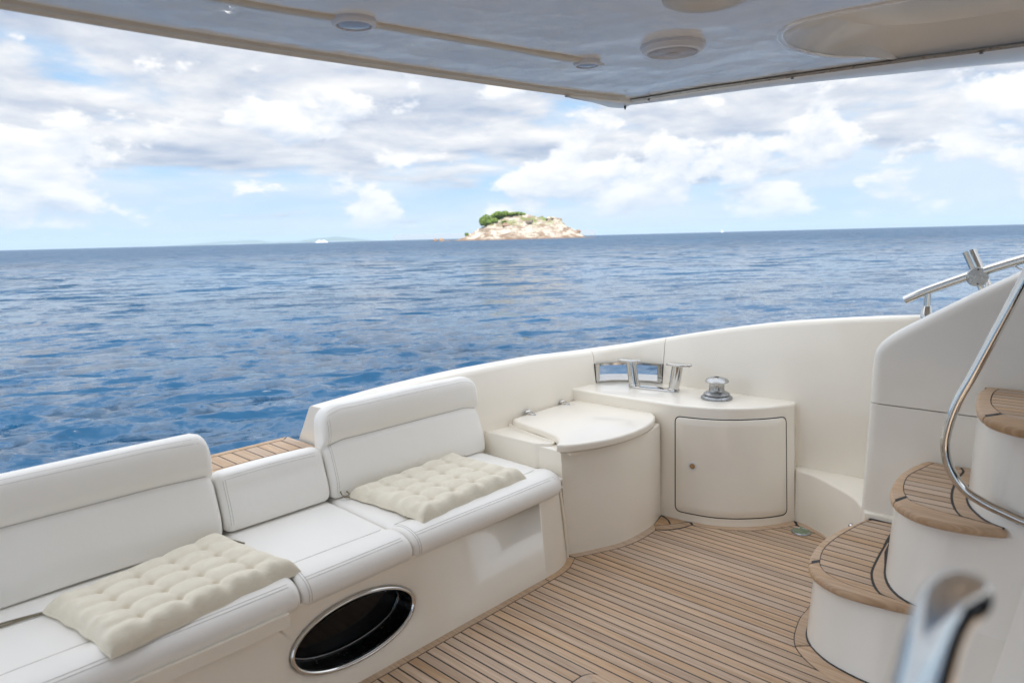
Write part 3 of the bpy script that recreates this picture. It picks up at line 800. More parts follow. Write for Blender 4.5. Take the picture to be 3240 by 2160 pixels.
tread(1.0, [(3.625, .585), (3.50, .590), (3.373, .573), (3.216, .547), (3.083, .510), (2.989, .458), (2.935, .390), (2.921, .340), (2.925, .2), (2.93, 0)],
      [(3.625, .535), (3.512, .540), (3.34, .521), (3.224, .492), (3.108, .438), (3.07, .373), (3.065, .30), (3.065, .2), (3.065, .1), (3.065, 0)],
      None, 3.625, .52, .058, 3.07, None)

# ------------------------------------------------------------------ hardtop
ZC = 2.35
top_ = thing('hardtop', (1.0, .3, ZC), 'glossy white hardtop roof overhanging the cockpit', 'roof')
AFT = cr([(-2.6, 2.37), (-1.0, 2.368), (.10, 2.360), (.52, 2.354), (1.10, 2.325), (1.93, 2.223), (2.63, 2.123), (2.93, 2.045)], 6)
STB = cr([(3.02, 2.02), (3.045, 1.65), (3.09, 1.303), (3.165, .88), (3.25, .487), (3.38, -.4), (3.45, -1.0), (3.52, -1.7)], 6)
# cove recess on the starboard side: the underside climbs into it
COVE = cr([(3.00, .955), (2.87, 1.045), (2.66, 1.09), (2.47, 1.06), (2.345, .96), (2.335, .83), (2.35, .735), (2.365, .645), (2.40, .45), (2.46, .15), (2.52, -.2)], 8)
roof = np.concatenate([AFT, STB[:1]])
# ceiling sheet = outline minus the cove
ceil = np.concatenate([AFT, cr([(2.98, 2.04), (3.02, 2.02)], 2)[1:], STB[1:19], COVE, [(2.52, -1.7), (-2.6, -1.7)]])  # unseen forward end cut short so sunlit deck there bounces light in
bmv = [(x, y, ZC) for x, y in ceil] + [(x, y, ZC + .10) for x, y in ceil]
n_ = len(ceil)
mk('ceiling_panel', bmv, [tuple(range(n_)), tuple(range(n_, 2 * n_))] + [(i, (i + 1) % n_, n_ + (i + 1) % n_, n_ + i) for i in range(n_)], M['ceiling'], top_, 30)
# cove surface: rings from the cove edge toward the track
def cove():
    stb2 = resample(np.array([p for p in STB if p[1] < 1.0 and p[1] > -1.75]), 60); e = resample(COVE, 60)
    rings = []
    for k, s in enumerate(np.linspace(0, 1, 30)):
        lift = .17 * (math.sin(math.pi * min(1, s * 1.0)) ** .75) if 0 < s < 1 else 0
        edge = .012 * (1 - math.exp(-s * 40))
        ring = []
        for i in range(60):
            q = i / 59; fade = min(1, q * 5) ** .8
            p = e[i] * (1 - s) + stb2[i] * s
            ring.append((p[0], p[1], ZC + lift * fade - (.0 if s in (0, 1) else edge * 0)))
        rings.append(ring)
    V, F = loft(rings, False, False); o = mk('cove_panel', V, F, M['gelwhite'], top_, 60)
    P3 = [(x, y, ZC - .001) for x, y in e]
    tube('cove_bead', P3, .012, 'ceiling', top_, 8, flatten=.5)
cove()
# upper shell
shell = np.concatenate([AFT + [0, -.02], [(3.30, 2.10)], STB + [.30, 0], [(-2.6, -1.7)]])
slab('shell', shell, ZC + .10, ZC + .26, 'gelwhite', top_, rt=.05)
# aft edge bead and groove
A2 = resample(AFT, 120)
def aft_section():
    tn = np.gradient(A2, axis=0); tn /= np.linalg.norm(tn, axis=1, keepdims=True); nr = np.stack([tn[:, 1], -tn[:, 0]], 1)   # inward
    sec = [(-.012, .10), (-.014, .0), (-.006, -.012), (.008, -.014), (.018, -.006), (.030, -.003), (.042, -.010), (.052, -.010), (.062, .001)]
    rings = [[(p[0] + n1_[0] * a, p[1] + n1_[1] * a, ZC + z) for a, z in sec] for p, n1_ in zip(A2, nr)]
    V, F = loft(rings, True, True); mk('edge_moulding', V, F, M['beige'], top_, 40)
aft_section()
# starboard skirt: rounded lip outside the joint
LIP = cr([(3.10, 2.135), (3.19, 1.85), (3.27, 1.42), (3.45, .98), (3.64, .55), (3.80, .1), (3.93, -.6), (4.0, -1.7)], 6)
def skirt():
    a = resample(STB, 70); l = resample(LIP, 70); rings = []
    for i in range(70):
        p, q = a[i], l[i]; dv = q - p
        sec = [(0, 0), (.10, -.010), (.35, -.016), (.65, -.014), (.85, -.006), (.96, .012), (1.0, .04), (1.0, .09), (.92, .15), (0, .15)]
        rings.append([(p[0] + dv[0] * s, p[1] + dv[1] * s, ZC + z) for s, z in sec])
    tip = [(2.66, 2.10), (2.99, 2.185)]
    V, F = loft(rings); mk('skirt', V, F, M['gelwhite'], top_, 50)
    P = np.array([(2.60, 2.12), (2.90, 2.05), (3.03, 2.015), (3.11, 2.13), (3.02, 2.165), (2.86, 2.14)])
    slab('corner_fin', round_poly(P, .03), ZC - .020, ZC + .12, 'gelwhite', top_, rb=.012)
skirt()
# track
tr_ = resample(STB, 80)
tk = mk('track', *tube_mesh([(x - .012, y, ZC - .005) for x, y in tr_], .011, 4, flatten=.8), M['alu'], top_, 20)
for i in range(2, 60, 14):
    lathe('screw', [(.0075, -.003), (.0065, .0), (.001, .0008)][::-1], (tr_[i, 0] - .012, tr_[i, 1], ZC - .0155), 'dark', tk, 8)
lathe('spigot', [(.006, 0), (.006, -.008), (.003, -.016), (.0015, -.02)], (3.035, 2.075, ZC - .02), 'dark', top_, 12)
# groove moulding holding the two lamps; its beige paints the floor reflected in it
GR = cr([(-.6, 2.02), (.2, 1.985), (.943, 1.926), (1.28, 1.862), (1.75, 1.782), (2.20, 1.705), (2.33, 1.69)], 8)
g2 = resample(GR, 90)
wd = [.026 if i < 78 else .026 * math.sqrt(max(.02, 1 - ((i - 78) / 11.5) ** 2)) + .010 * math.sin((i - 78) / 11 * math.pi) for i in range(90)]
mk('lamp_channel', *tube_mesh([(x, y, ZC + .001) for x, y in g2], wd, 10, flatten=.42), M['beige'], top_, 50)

def downlight(x, y, r_, label):
    o = thing('ceiling_light', (x, y, ZC), label, 'light', 'recessed lamps in the hardtop')
    lathe('bezel', [(r_, .004), (r_ * 1.0, -.010), (r_ * .92, -.017), (r_ * .80, -.018), (r_ * .76, -.010)], (x, y, ZC), 'plasticwhite', o, 36)
    lathe('lens', [(r_ * .76, -.009), (r_ * .70, -.015), (r_ * .40, -.018), (r_ * .0, -.019)], (x, y, ZC), 'lens', o, 36)
downlight(1.298, 1.797 + .055, .066, 'round recessed lamp left of the speaker, nearest the picture top')
downlight(2.235, 1.700, .052, 'smaller round lamp at the right end of the beige channel')
sp = thing('ceiling_speaker', (2.286, 1.363, ZC), 'round white ceiling speaker with ringed grille', 'speaker')
lathe('bezel', [(.113, .002), (.112, -.010), (.100, -.024), (.088, -.027), (.085, -.022)], (2.286, 1.363, ZC), 'plasticwhite', sp, 48)
gp = lathe('grille', [(.085, -.021), (.083, -.027), (.03, -.029), (.0, -.0295)], (2.286, 1.363, ZC), 'plastic', sp, 48)
for k in range(9):
    rr_ = .078 - k * .0056; V, F = tube_mesh([(2.286 + rr_ * math.cos(a), 1.363 + rr_ * math.sin(a), ZC - .0285) for a in np.linspace(0, 2 * math.pi, 41)], .0012, 5)
    mk('grille_ring', V, F, M['plasticwhite'], gp)
lathe('cap', [(.026, -.026), (.026, -.031), (.02, -.034), (0, -.035)], (2.286, 1.363, ZC), 'plastic', gp, 28)
rc = thing('ceiling_recess_trim', (1.90, 1.035, ZC), 'beige round recess trim at the top edge of the picture', 'ceiling trim')
lathe('bowl', [(.125, .003), (.122, -.006), (.105, -.014), (.08, -.010), (.05, -.004), (0, -.002)], (1.90, 1.025, ZC), 'beige', rc, 40)

# ================================================================== FURNITURE
# ------------------------------------------------------------------ sofa
SX0, SX1 = -1.3, 2.785
sofa = thing('sofa', (1.2, 2.5, 0), 'long white upholstered stern sofa on a moulded cream base', 'sofa')
yf = lambda z: 2.20 + .12 * z
def sofa_base():
    # front skin with an oval opening
    cx, cz, ra, rb = 1.42, .208, .278, .122; zt = .40
    parts = []
    ang = np.linspace(0, 2 * math.pi, 73)[:-1]
    def rect_pt(a):
        x0_, x1_, z0_, z1_ = cx - .36, cx + .36, -.02, zt
        c, s = math.cos(a), math.sin(a); tx = ((x1_ - cx) if c > 0 else (x0_ - cx)) / c if abs(c) > 1e-9 else 1e9
        tz = ((z1_ - cz) if s > 0 else (z0_ - cz)) / s if abs(s) > 1e-9 else 1e9
        t_ = min(tx, tz); return cx + c * t_, cz + s * t_
    # corners of the rectangle are included so the joint with the flat skins is exact
    cs = [math.atan2(z - cz, x - cx) % (2 * math.pi) for x in (cx - .36, cx + .36) for z in (-.02, zt)]
    ang = np.sort(np.concatenate([ang, cs]))
    o_in = [(cx + (ra + .018) * math.cos(a), cz + (rb + .018) * math.sin(a)) for a in ang]
    o_l = [(cx + (ra + .006) * math.cos(a), cz + (rb + .006) * math.sin(a)) for a in ang]
    rc_ = [rect_pt(a) for a in ang]
    rings = [[(x, yf(z), z) for x, z in rc_], [(x, yf(z), z) for x, z in o_in], [(x, yf(z) + .008, z) for x, z in o_l], [(x, yf(z) + .05, z) for x, z in o_l]]
    parts.append(loft(rings, True, False))
    def quad(xa, xb): return ([(xa, yf(-.02), -.02), (xb, yf(-.02), -.02), (xb, yf(zt), zt), (xa, yf(zt), zt)], [(0, 1, 2, 3)])
    parts.append(quad(SX0, cx - .36)); parts.append(quad(cx + .36, 2.52))
    # rounded right corner meeting the locker
    cb = cr([(2.52, 2.20), (2.60, 2.203), (2.68, 2.222), (2.74, 2.25), (2.79, 2.29), (2.80, 2.31)], 5)
    ctp = cr([(2.52, 2.248), (2.60, 2.250), (2.67, 2.262), (2.725, 2.290), (2.76, 2.32), (2.79, 2.345)], 5)
    parts.append(loft([[(x, y + .12 * -.02, -.02) for x, y in cb], [(x, y, zt) for x, y in ctp]], False, False))
    # top deck under the cushions
    parts.append(([(SX0, yf(zt), zt), (2.52, yf(zt), zt), (2.79, 2.345, zt), (2.79, 2.99, zt), (SX0, 2.99, zt)], [(0, 1, 2, 3, 4)]))
    V, F = join(parts); return mk('base', V, F, M['gel'], sofa, 38)
base_o = sofa_base()
strip('locker_lip', np.array([(SX0, 2.232), (1.135, 2.232)]), .350, .398, -.02, .026, M['gel'], sofa)
strip('locker_lip', np.array([(1.165, 2.243), (2.5, 2.243)]), .385, .398, -.02, .008, M['gel'], sofa)
# plastic-free corner flange
tube('corner_bead', [(2.765, 2.262, .0), (2.757, 2.275, .2), (2.748, 2.30, .40)], .007, 'gel', sofa, 8)
win = mk('porthole', *loft([[(1.42 + (.278 + a) * math.cos(q), yf(.208 + (.122 + a) * math.sin(q)) + dy_, .208 + (.122 + a) * math.sin(q)) for q in np.linspace(0, 2 * math.pi, 97)[:-1]]
        for a, dy_ in ((.008, .004), (.007, -.006), (.003, -.010), (-.003, -.010), (-.008, -.005), (-.010, .004))], True, False), M['steel'], sofa, 60)
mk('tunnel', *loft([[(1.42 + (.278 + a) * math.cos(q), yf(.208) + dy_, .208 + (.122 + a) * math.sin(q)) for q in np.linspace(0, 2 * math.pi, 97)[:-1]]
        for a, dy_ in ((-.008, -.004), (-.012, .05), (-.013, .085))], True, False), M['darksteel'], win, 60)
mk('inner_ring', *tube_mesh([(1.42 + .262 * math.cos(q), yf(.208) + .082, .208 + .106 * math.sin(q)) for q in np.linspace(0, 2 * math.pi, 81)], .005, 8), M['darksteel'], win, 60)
mk('pane', [(1.42 + .262 * math.cos(q), yf(.208) + .09, .208 + .108 * math.sin(q)) for q in np.linspace(0, 2 * math.pi, 65)[:-1]], [tuple(range(64))], M['glass'], win)

def softbox(name, prof, x0, x1, r_end, parent, m='vinyl', topdrop=None, noise=.0, recess=None, nx=None, seed=0, r2=None):
    """cushion: closed profile in (y,z) run along x with puffed round ends.
    topdrop(x) lowers the top near an end; recess(x) pulls the front back."""
    prof = resample(np.array(list(prof) + [prof[0]]), 90)[:-1]
    if area(prof) < 0: prof = prof[::-1]
    L = x1 - x0; r_l = r_end; r_r = r2 or r_end
    xs = [x0 + r_l * (1 - math.cos(math.pi / 2 * k / 7)) for k in range(8)]
    nm = nx or max(3, int(L / .03)); xs += list(np.linspace(x0 + r_l, x1 - r_r, nm)[1:-1])
    xs += [x1 - r_r * (1 - math.cos(math.pi / 2 * k / 7)) for k in range(7, -1, -1)]
    rings = []; zlo = prof[:, 1].min(); yb = prof[:, 0].max()
    for x in xs:
        dl = min((x - x0) / r_l, 1); dr_ = min((x1 - x) / r_r, 1)
        ins = r_l * .8 * (1 - math.sqrt(max(0, 1 - (1 - dl) ** 2))) + r_r * .8 * (1 - math.sqrt(max(0, 1 - (1 - dr_) ** 2)))
        q = inset(prof, min(ins, .045))
        if topdrop: q[:, 1] = zlo + (q[:, 1] - zlo) * topdrop(x)
        if recess: q[:, 0] = yb - (yb - q[:, 0]) * recess(x)
        rings.append([(x, y, z) for y, z in q])
    V, F = loft(rings); V = np.array(V)
    if noise:
        V[:, 2] += noise * np.sin(V[:, 0] * 9 + seed) * np.cos(V[:, 1] * 11 + seed * 2)
        V[:, 1] += noise * .8 * np.sin(V[:, 0] * 7 + seed * 3) * np.sin(V[:, 2] * 10 + seed)
    return mk(name, V, F, M[m], parent, 70)
BV = {}
def seam(parent, pts, off=(0, 0, 0), r_=.0009):
    P = cr(pts, 8) + np.array(off)
    key = parent.name
    if key not in BV:
        me = parent.data; wl_ = worldloc(parent)
        BV[key] = BVHTree.FromPolygons([v.co + wl_ for v in me.vertices], [tuple(p.vertices) for p in me.polygons])
    Q = []
    for p in P:
        co, no, _, _ = BV[key].find_nearest(Vector(p)); Q.append(co + no * .0003)
    P = Q; return mk('stitching', *tube_mesh(P, r_, 5), M['stitch'], parent, 60)

SP = [(2.97, .405), (2.97, .470), (2.90, .484), (2.60, .484), (2.43, .480), (2.405, .476), (2.37, .486), (2.32, .4915), (2.27, .482), (2.235, .462), (2.218, .43), (2.222, .40), (2.245, .378), (2.30, .378), (2.32, .400)]
SP = cr(SP, 3, True)
def seat(x0, x1, seed, **k):
    c = softbox('seat_cushion', SP, x0, x1, .028, sofa, noise=.0015, seed=seed, **k)
    a, b_ = x0 + .03, x1 - k.get('r2', .03) - .005
    seam(c, [(a, 2.403, .4775), ((a + b_) / 2, 2.403, .4775), (b_, 2.403, .4775)], r_=.0016)
    for yy, zz in ((2.262, .4800), (2.250, .4735)):
        seam(c, [(a, yy, zz), ((a + b_) / 2, yy, zz), (b_, yy, zz)])
    for xx, s in ((x0 + .020, 1), (x0 + .030, 1)):
        if x0 > 1: seam(c, [(xx, 2.39, .476), (xx, 2.32, .4895), (xx, 2.27, .480), (xx, 2.236, .460), (xx, 2.219, .43), (xx, 2.223, .40)])
    return c
seat(SX0, 1.196, 1); seat(1.204, 1.712, 2)
seat(1.720, 2.772, 3, r2=.10, recess=lambda x: 1 - .10 * (max(0, x - 2.60) / .17) ** 2.2)
BP = [(2.99, .50), (2.99, .86), (2.975, .912), (2.94, .930), (2.905, .920), (2.885, .888), (2.878, .84), (2.880, .79), (2.897, .752), (2.884, .735), (2.870, .70), (2.850, .64), (2.832, .57), (2.832, .51), (2.845, .488), (2.93, .484)]
BP = cr(BP, 3, True)
def drop(x0, x1, rl, rr_):
    def f(x):
        a = 1.0
        if rl and x < x0 + rl: a -= .16 * (1 - math.sqrt(max(0, 1 - (1 - (x - x0) / rl) ** 2)))
        if rr_ and x > x1 - rr_: a -= .16 * (1 - math.sqrt(max(0, 1 - (1 - (x1 - x) / rr_) ** 2)))
        return a
    return f
def back(x0, x1, rl, rr_, seed):
    f = drop(x0, x1, rl, rr_)
    c = softbox('back_cushion', BP, x0, x1, .035, sofa, noise=.002, seed=seed, topdrop=f)
    xs = np.linspace(x0 + .03, x1 - .03, 14)
    zz = lambda x, z: .484 + (z - .484) * f(x)
    seam(c, [(x, 2.893, zz(x, .752)) for x in xs], r_=.0018)
    seam(c, [(x, 2.903, zz(x, .9165)) for x in xs]); seam(c, [(x, 2.892, zz(x, .902)) for x in xs])
    for xx in (x0 + .026, x0 + .036):
        if x0 > 0: seam(c, [(xx, 2.889, zz(xx, .88)), (xx, 2.880, zz(xx, .82)), (xx, 2.893, zz(xx, .76)), (xx, 2.872, .70), (xx, 2.836, .58), (xx, 2.836, .52)])
    return c
back(SX0, 1.196, 0, .07, 5); back(1.722, 2.742, .10, .13, 6)
MP = cr([(2.985, .50), (2.985, .70), (2.97, .735), (2.93, .744), (2.895, .735), (2.878, .705), (2.866, .66), (2.845, .60), (2.832, .54), (2.836, .505), (2.86, .488), (2.93, .486)], 3, True)
mc = softbox('back_cushion', MP, 1.206, 1.714, .035, sofa, noise=.0015, seed=8, topdrop=lambda x: .97 + .03 * math.sin(math.pi * (x - 1.206) / .508) ** .5 if 1.206 < x < 1.714 else .97)
for zz, yy in ((.728, 2.889), (.718, 2.882)): seam(mc, [(1.235, yy, zz - .006), (1.46, yy - .001, zz), (1.69, yy, zz - .006)])
for xx in (1.228, 1.238): seam(mc, [(xx, 2.884, .71), (xx, 2.866, .655), (xx, 2.845, .59), (xx, 2.836, .525)])

# ------------------------------------------------------------------ tufted pads
def pad(corners, seed, label, cords):
    """corners: back-left, back-right, front-right, front-left (x, y)"""
    C = [np.array(c, float) for c in corners]; nu, nv = 84, 66; zb = .4855
    ctr = sum(C) / 4
    root = thing('seat_pad', (ctr[0], ctr[1], zb), label, 'seat pad', 'tufted cream seat pads on the sofa')
    r_ = np.random.RandomState(seed); TU, TV = 4, 4
    us_ = [(i + 1) / (TU + 1) for i in range(TU)]; vs_ = [(j + 1) / (TV + 1) for j in range(TV)]
    top, bot = [], []
    wr = r_.uniform(0, 6.28, 12)
    for j in range(nv + 1):
        for i in range(nu + 1):
            u, v = i / nu, j / nv
            # edges pull inwards between the pointed corners
            uu = u + (.5 - u) * .035 * math.sin(math.pi * v) * (1 if 1 else 0); vv = v + (.5 - v) * .045 * math.sin(math.pi * u)
            uu += .004 * math.sin(v * 23 + wr[0]) * (abs(u - .5) * 2) ** 6; vv += .005 * math.sin(u * 29 + wr[1]) * (abs(v - .5) * 2) ** 6
            p = C[0] * (1 - uu) * (1 - vv) + C[1] * uu * (1 - vv) + C[2] * uu * vv + C[3] * (1 - uu) * vv
            eu = min(u, 1 - u) / .070; ev = min(v, 1 - v) / .085
            e = math.sqrt(max(0, 1 - (1 - min(eu, 1)) ** 2)) * math.sqrt(max(0, 1 - (1 - min(ev, 1)) ** 2))
            # pillows between tufts
            du = abs(math.sin(math.pi * u * (TU + 1))); dv = abs(math.sin(math.pi * v * (TV + 1)))
            inu = 1 if .5 / (TU + 1) < u < 1 - .5 / (TU + 1) else 0; inv_ = 1 if .5 / (TV + 1) < v < 1 - .5 / (TV + 1) else 0
            h = 1.0
            h *= 1 - .36 * (1 - du ** .45) * max(0, min(1, (v - .0) * 9)) * max(0, min(1, (1 - v) * 9))
            h *= 1 - .36 * (1 - dv ** .45) * max(0, min(1, (u - .0) * 9)) * max(0, min(1, (1 - u) * 9))
            for tu in us_:
                for tv in vs_:
                    dd = ((u - tu) * 6.5) ** 2 + ((v - tv) * 5) ** 2
                    if dd < .5: h *= 1 - .50 * math.exp(-dd / .014)
            rim = min(min(eu, 2) / 2, min(ev, 2) / 2)
            wrk = .07 * math.sin(u * 58 + 6 * v + wr[2]) * math.exp(-((v - .93) / .06) ** 2) + .06 * math.sin(v * 47 + 5 * u + wr[3]) * math.exp(-((u - .05) / .05) ** 2)
            wrk += .018 * math.sin(u * 31 + 9 * v + wr[4]) * math.sin(v * 37 - 7 * u + wr[5])
            z = .056 * e * (h + wrk) + .006
            droop = -.010 * max(0, (v - .86) / .14) ** 2
            top.append((p[0], p[1], zb + z + droop + .004 * (1 - e))); bot.append((p[0], p[1], zb + .0035 * (1 - e) + .002 + droop * .6))
    n = nu + 1; V = top + bot; o = len(top); F = []
    for j in range(nv):
        for i in range(nu):
            a = j * n + i; F.append((a, a + 1, a + n + 1, a + n)); F.append((o + a, o + a + n, o + a + n + 1, o + a + 1))
    edge = [j * n + i for j, i in [(0, i) for i in range(nu)] + [(j, nu) for j in range(nv)] + [(nv, i) for i in range(nu, 0, -1)] + [(j, 0) for j in range(nv, 0, -1)]]
    for a, c in zip(edge, edge[1:] + edge[:1]): F.append((a, c, o + c, o + a))
    cv = mk('cover', V, F, M['cotton'], root, 80)
    mk('piping', *tube_mesh([np.array(V[k]) - [0, 0, .002] for k in edge + edge[:1]], .0022, 6), M['cotton'], root, 70)
    for P in cords: tube('tie', cr(P, 8), .0035, 'cord', root, 6)
    return root
pad([(.505, 2.69), (1.165, 2.815), (1.240, 2.298), (.570, 2.232)], 3, 'tufted cream seat pad on the left sofa cushion, larger in view',
    [[(.52, 2.69, .492), (.40, 2.70, .489), (.22, 2.70, .489), (.0, 2.66, .489), (-.3, 2.69, .489)], [(.52, 2.695, .490), (.38, 2.725, .489), (.2, 2.745, .489), (-.1, 2.76, .489)],
     [(1.16, 2.80, .495), (1.185, 2.80, .492), (1.20, 2.76, .489), (1.215, 2.70, .490)]])
pad([(1.785, 2.805), (2.505, 2.862), (2.530, 2.325), (1.822, 2.288)], 9, 'tufted cream seat pad on the right sofa cushion, below the tall back',
    [[(1.80, 2.80, .495), (1.765, 2.80, .50), (1.76, 2.83, .52), (1.79, 2.842, .52), (1.80, 2.81, .50)], [(2.50, 2.85, .497), (2.54, 2.845, .492), (2.575, 2.825, .490), (2.545, 2.80, .490), (2.51, 2.83, .493)]])

# ------------------------------------------------------------------ storage locker with lid
lock = thing('storage_locker', (3.2, 2.5, 0), 'cream storage locker with a hinged fan shaped lid beside the sofa', 'locker')
fr = resample(stor, 40); fr2 = fr + np.stack([np.zeros(40), np.linspace(.03, .012, 40)], 1)
back_ = np.array([(3.60, 2.90), (2.788, 2.90)])
slab('body', np.concatenate([fr2, back_]), -.01, .572, 'gel', lock, rt=.008, P0=np.concatenate([fr, back_]))
lid = np.concatenate([cr([(2.735, 2.300), (2.80, 2.236), (2.963, 2.166), (3.13, 2.135), (3.306, 2.138), (3.45, 2.170), (3.550, 2.215)], 6),
                      cr([(3.60, 2.255), (3.625, 2.31), (3.632, 2.40)], 4), [(3.635, 2.80), (3.60, 2.862)],
                      [(3.10, 2.862), (2.985, 2.852)], cr([(2.955, 2.80), (2.900, 2.53), (2.862, 2.42), (2.80, 2.345), (2.752, 2.318)], 5)])
slab('lid', lid, .582, .622, 'gel', lock, rt=.014, rb=.006, seg=5)
slab('lid_gap_strip', inset(lid, .022), .570, .583, 'beige', lock)  # strip filling the lid gap, its darker tone standing for the gap's shade
slab('grip_recess', np.array([(2.80, 2.262), (2.90, 2.222), (2.905, 2.245), (2.81, 2.29)]), .555, .5775, 'gel', lock, rt=.004)
tray = thing('side_tray', (2.88, 2.65, .57), 'shallow cream moulded tray between the sofa and the locker lid', 'tray')
to = round_poly([(2.775, 2.925), (2.775, 2.475), (2.832, 2.405), (2.885, 2.43), (2.905, 2.56), (2.962, 2.80), (3.00, 2.88), (3.00, 2.925)], [.01, .06, .05, .03, .05, .05, .02, .01], 6)
ti = inset(to, .017)
def tray_mesh():
    n = len(to); toc = to if area(to) > 0 else to[::-1]
    rings = [[(x, y, .30) for x, y in toc], [(x, y, .578) for x, y in toc], [(x, y, .586) for x, y in inset(toc, .004)], [(x, y, .588) for x, y in inset(toc, .010)],
             [(x, y, .586) for x, y in inset(toc, .016)], [(x, y, .573) for x, y in inset(toc, .021)], [(x, y, .570) for x, y in inset(toc, .028)]]
    V, F = loft(rings); mk('tray_moulding', V, F, M['gel'], tray, 45)
tray_mesh()
def hinge(x, y, label):
    h = thing('hinge', (x, y, .622), label, 'hinge', 'steel hinges on the locker lid')
    P = round_poly([(x - .018, y + .026), (x + .018, y + .026), (x + .016, y - .020), (x, y - .040), (x - .016, y - .020)], .006)
    slab('leaf', P, .6215, .632, 'steel', h, rt=.007)
    tube('knuckle', [(x - .020, y + .030, .632), (x + .020, y + .030, .632)], .0085, 'steel', h, 12)
    lathe('screw', [(.004, 0), (.003, .0015), (0, .0018)], (x, y - .012, .6315), 'dark', h, 8)
hinge(3.135, 2.838, 'small steel hinge on the locker lid, nearer the sofa'); hinge(3.470, 2.838, 'small steel hinge on the locker lid, nearer the fairlead')

# ------------------------------------------------------------------ corner cabinet
cab = thing('corner_cabinet', (3.85, 2.1, 0), 'curved cream corner cabinet with a round cornered door', 'cabinet')
CB = resample(cabf, 90)
CT = resample(cr([(3.615, 2.215), (3.620, 2.13), (3.640, 2.03), (3.680, 1.915), (3.742, 1.820), (3.815, 1.742), (3.915, 1.663), (4.050, 1.590)], 6), 90)
ZCAB = .694
bb_ = np.array([(4.12, 1.60), (4.12, 2.3), (4.11, 2.52), (4.02, 2.75), (3.86, 2.885), (3.60, 2.895)])
slab('body', np.concatenate([CT, bb_]), -.01, ZCAB, 'gel', cab, rt=.016, seg=5, P0=np.concatenate([CB, bb_]))
def facept(s, z, off):
    """point on the curved face: s 0..1 along, z up, off proud of the face"""
    q = np.clip(s, 0, 1) * 89; i = int(min(q, 88)); f = q - i; k = (z + .01) / (ZCAB - .006)
    p = (CB[i] * (1 - f) + CB[i + 1] * f) * (1 - k) + (CT[i] * (1 - f) + CT[i + 1] * f) * k
    tn = (CB[i + 1] - CB[i]) * (1 - k) + (CT[i + 1] - CT[i]) * k; tn /= np.linalg.norm(tn); nr = np.array([tn[1], -tn[0]])
    if nr.dot(np.array([-1, -1])) < 0: nr = -nr
    return (p[0] + nr[0] * off, p[1] + nr[1] * off, z)
def face_plate(name, s0, s1, z0, z1, r_, off0, off1, m, parent, edge=.0):
    """curved plate with rounded corners lying on the cabinet face"""
    Ls = np.sum(np.linalg.norm(np.diff(CB, axis=0), axis=1)); w_ = (s1 - s0) * Ls
    ns, nz_ = 44, 24; V, F = [], []; idx = {}
    def inside(a, c, ins=0):
        return a, c
    rings = []
    ou = round_poly([(0, 0), (w_, 0), (w_, z1 - z0), (0, z1 - z0)], r_, 7)
    def dens(P):
        out = []
        for a, c in zip(P, np.roll(P, -1, 0)):
            k = max(1, int(np.linalg.norm(c - a) / .02))
            for j in range(k): out.append(a + (c - a) * j / k)
        return np.array(out)
    ou = dens(ou); cen = np.array([w_ / 2, (z1 - z0) / 2])
    lv = [(ou, off0), (ou, off1 - edge)]
    if edge: lv.append((inset(ou, edge), off1)); base_ = inset(ou, edge)
    else: base_ = ou
    for k in (.85, .7, .5, .3, .1): lv.append((cen + (base_ - cen) * k, off1))
    for P, of in lv: rings.append([facept(s0 + p[0] / Ls, z0 + p[1], of) for p in P])
    V, F = loft(rings, True, True); F.pop(-2)
    return mk(name, V, F, m, parent, 50)
S0, S1 = .115, .93
face_plate('door_gap', S0 - .005, S1 + .005, .046, .628, .040, -.002, .0012, M['dark'], cab)
door = face_plate('door', S0 + .003, S1 - .003, .052, .622, .034, .0, .0055, M['gel'], cab, edge=.0035)
lp = Vector(facept(.245, .340, .0055)); ln = Vector(facept(.245, .34, .03)) - lp
lathe('latch', [(.026, 0), (.026, .004), (.021, .0055), (.019, .003), (.0, .003)], lp, 'plasticwhite', door, 28, axis=ln)
lathe('latch_turn', [(.0165, .0025), (.0165, .0045), (.0, .005)], lp, 'latch', door, 24, axis=ln)

# ------------------------------------------------------------------ mooring bollard, capstan
bol = thing('mooring_bollard', (3.905, 2.44, ZCAB), 'polished twin post mooring bollard on the cabinet top', 'bollard')
A_, B_ = Vector((3.885, 2.585, ZCAB)), Vector((3.925, 2.315, ZCAB)); dv = (B_ - A_).normalized(); nv = Vector((-dv.y, dv.x, 0))
P = []
for k in range(17):
    a = math.pi / 2 + math.pi * k / 16; P.append(A_ + (dv * math.cos(a) + nv * math.sin(a)) * .036)
for k in range(17):
    a = -math.pi / 2 + math.pi * k / 16; P.append(B_ + (dv * math.cos(a) + nv * math.sin(a)) * .036)
slab('base_plate', np.array([(p.x, p.y) for p in P]), ZCAB - .002, ZCAB + .012, 'steel', bol, rt=.005)
for p, s in ((A_, -1), (B_, 1)):
    top = p + dv * s * .026 + Vector((0, 0, .172))
    lathe('post_foot', [(.040, .010), (.038, .020), (.035, .022)], p, 'steel', bol, 28)
    tube('post', [p + Vector((0, 0, .010)), (p + top) / 2, top], .034, 'steel', bol, 28)
    e = []
    for k in range(40):
        a = 2 * math.pi * k / 40; q = top + dv * s * .010 + dv * math.cos(a) * .084 + nv * math.sin(a) * .042; e.append((q.x, q.y))
    slab('cap', np.array(e), top.z - .002, top.z + .013, 'steel', bol, rt=.004, rb=.004)
wn = (3.915, 2.010, ZCAB)
cap = thing('capstan', wn, 'grey steel capstan winch on the cabinet top', 'winch')
KW = 1.2
def wl(name, prof, m, n): lathe(name, [(a * 1.25, b * 1.02) for a, b in prof], wn, m, cap, n)
wl('base_ring', [(.075, 0), (.075, .010), (.066, .020), (.060, .021)], 'alu', 40)
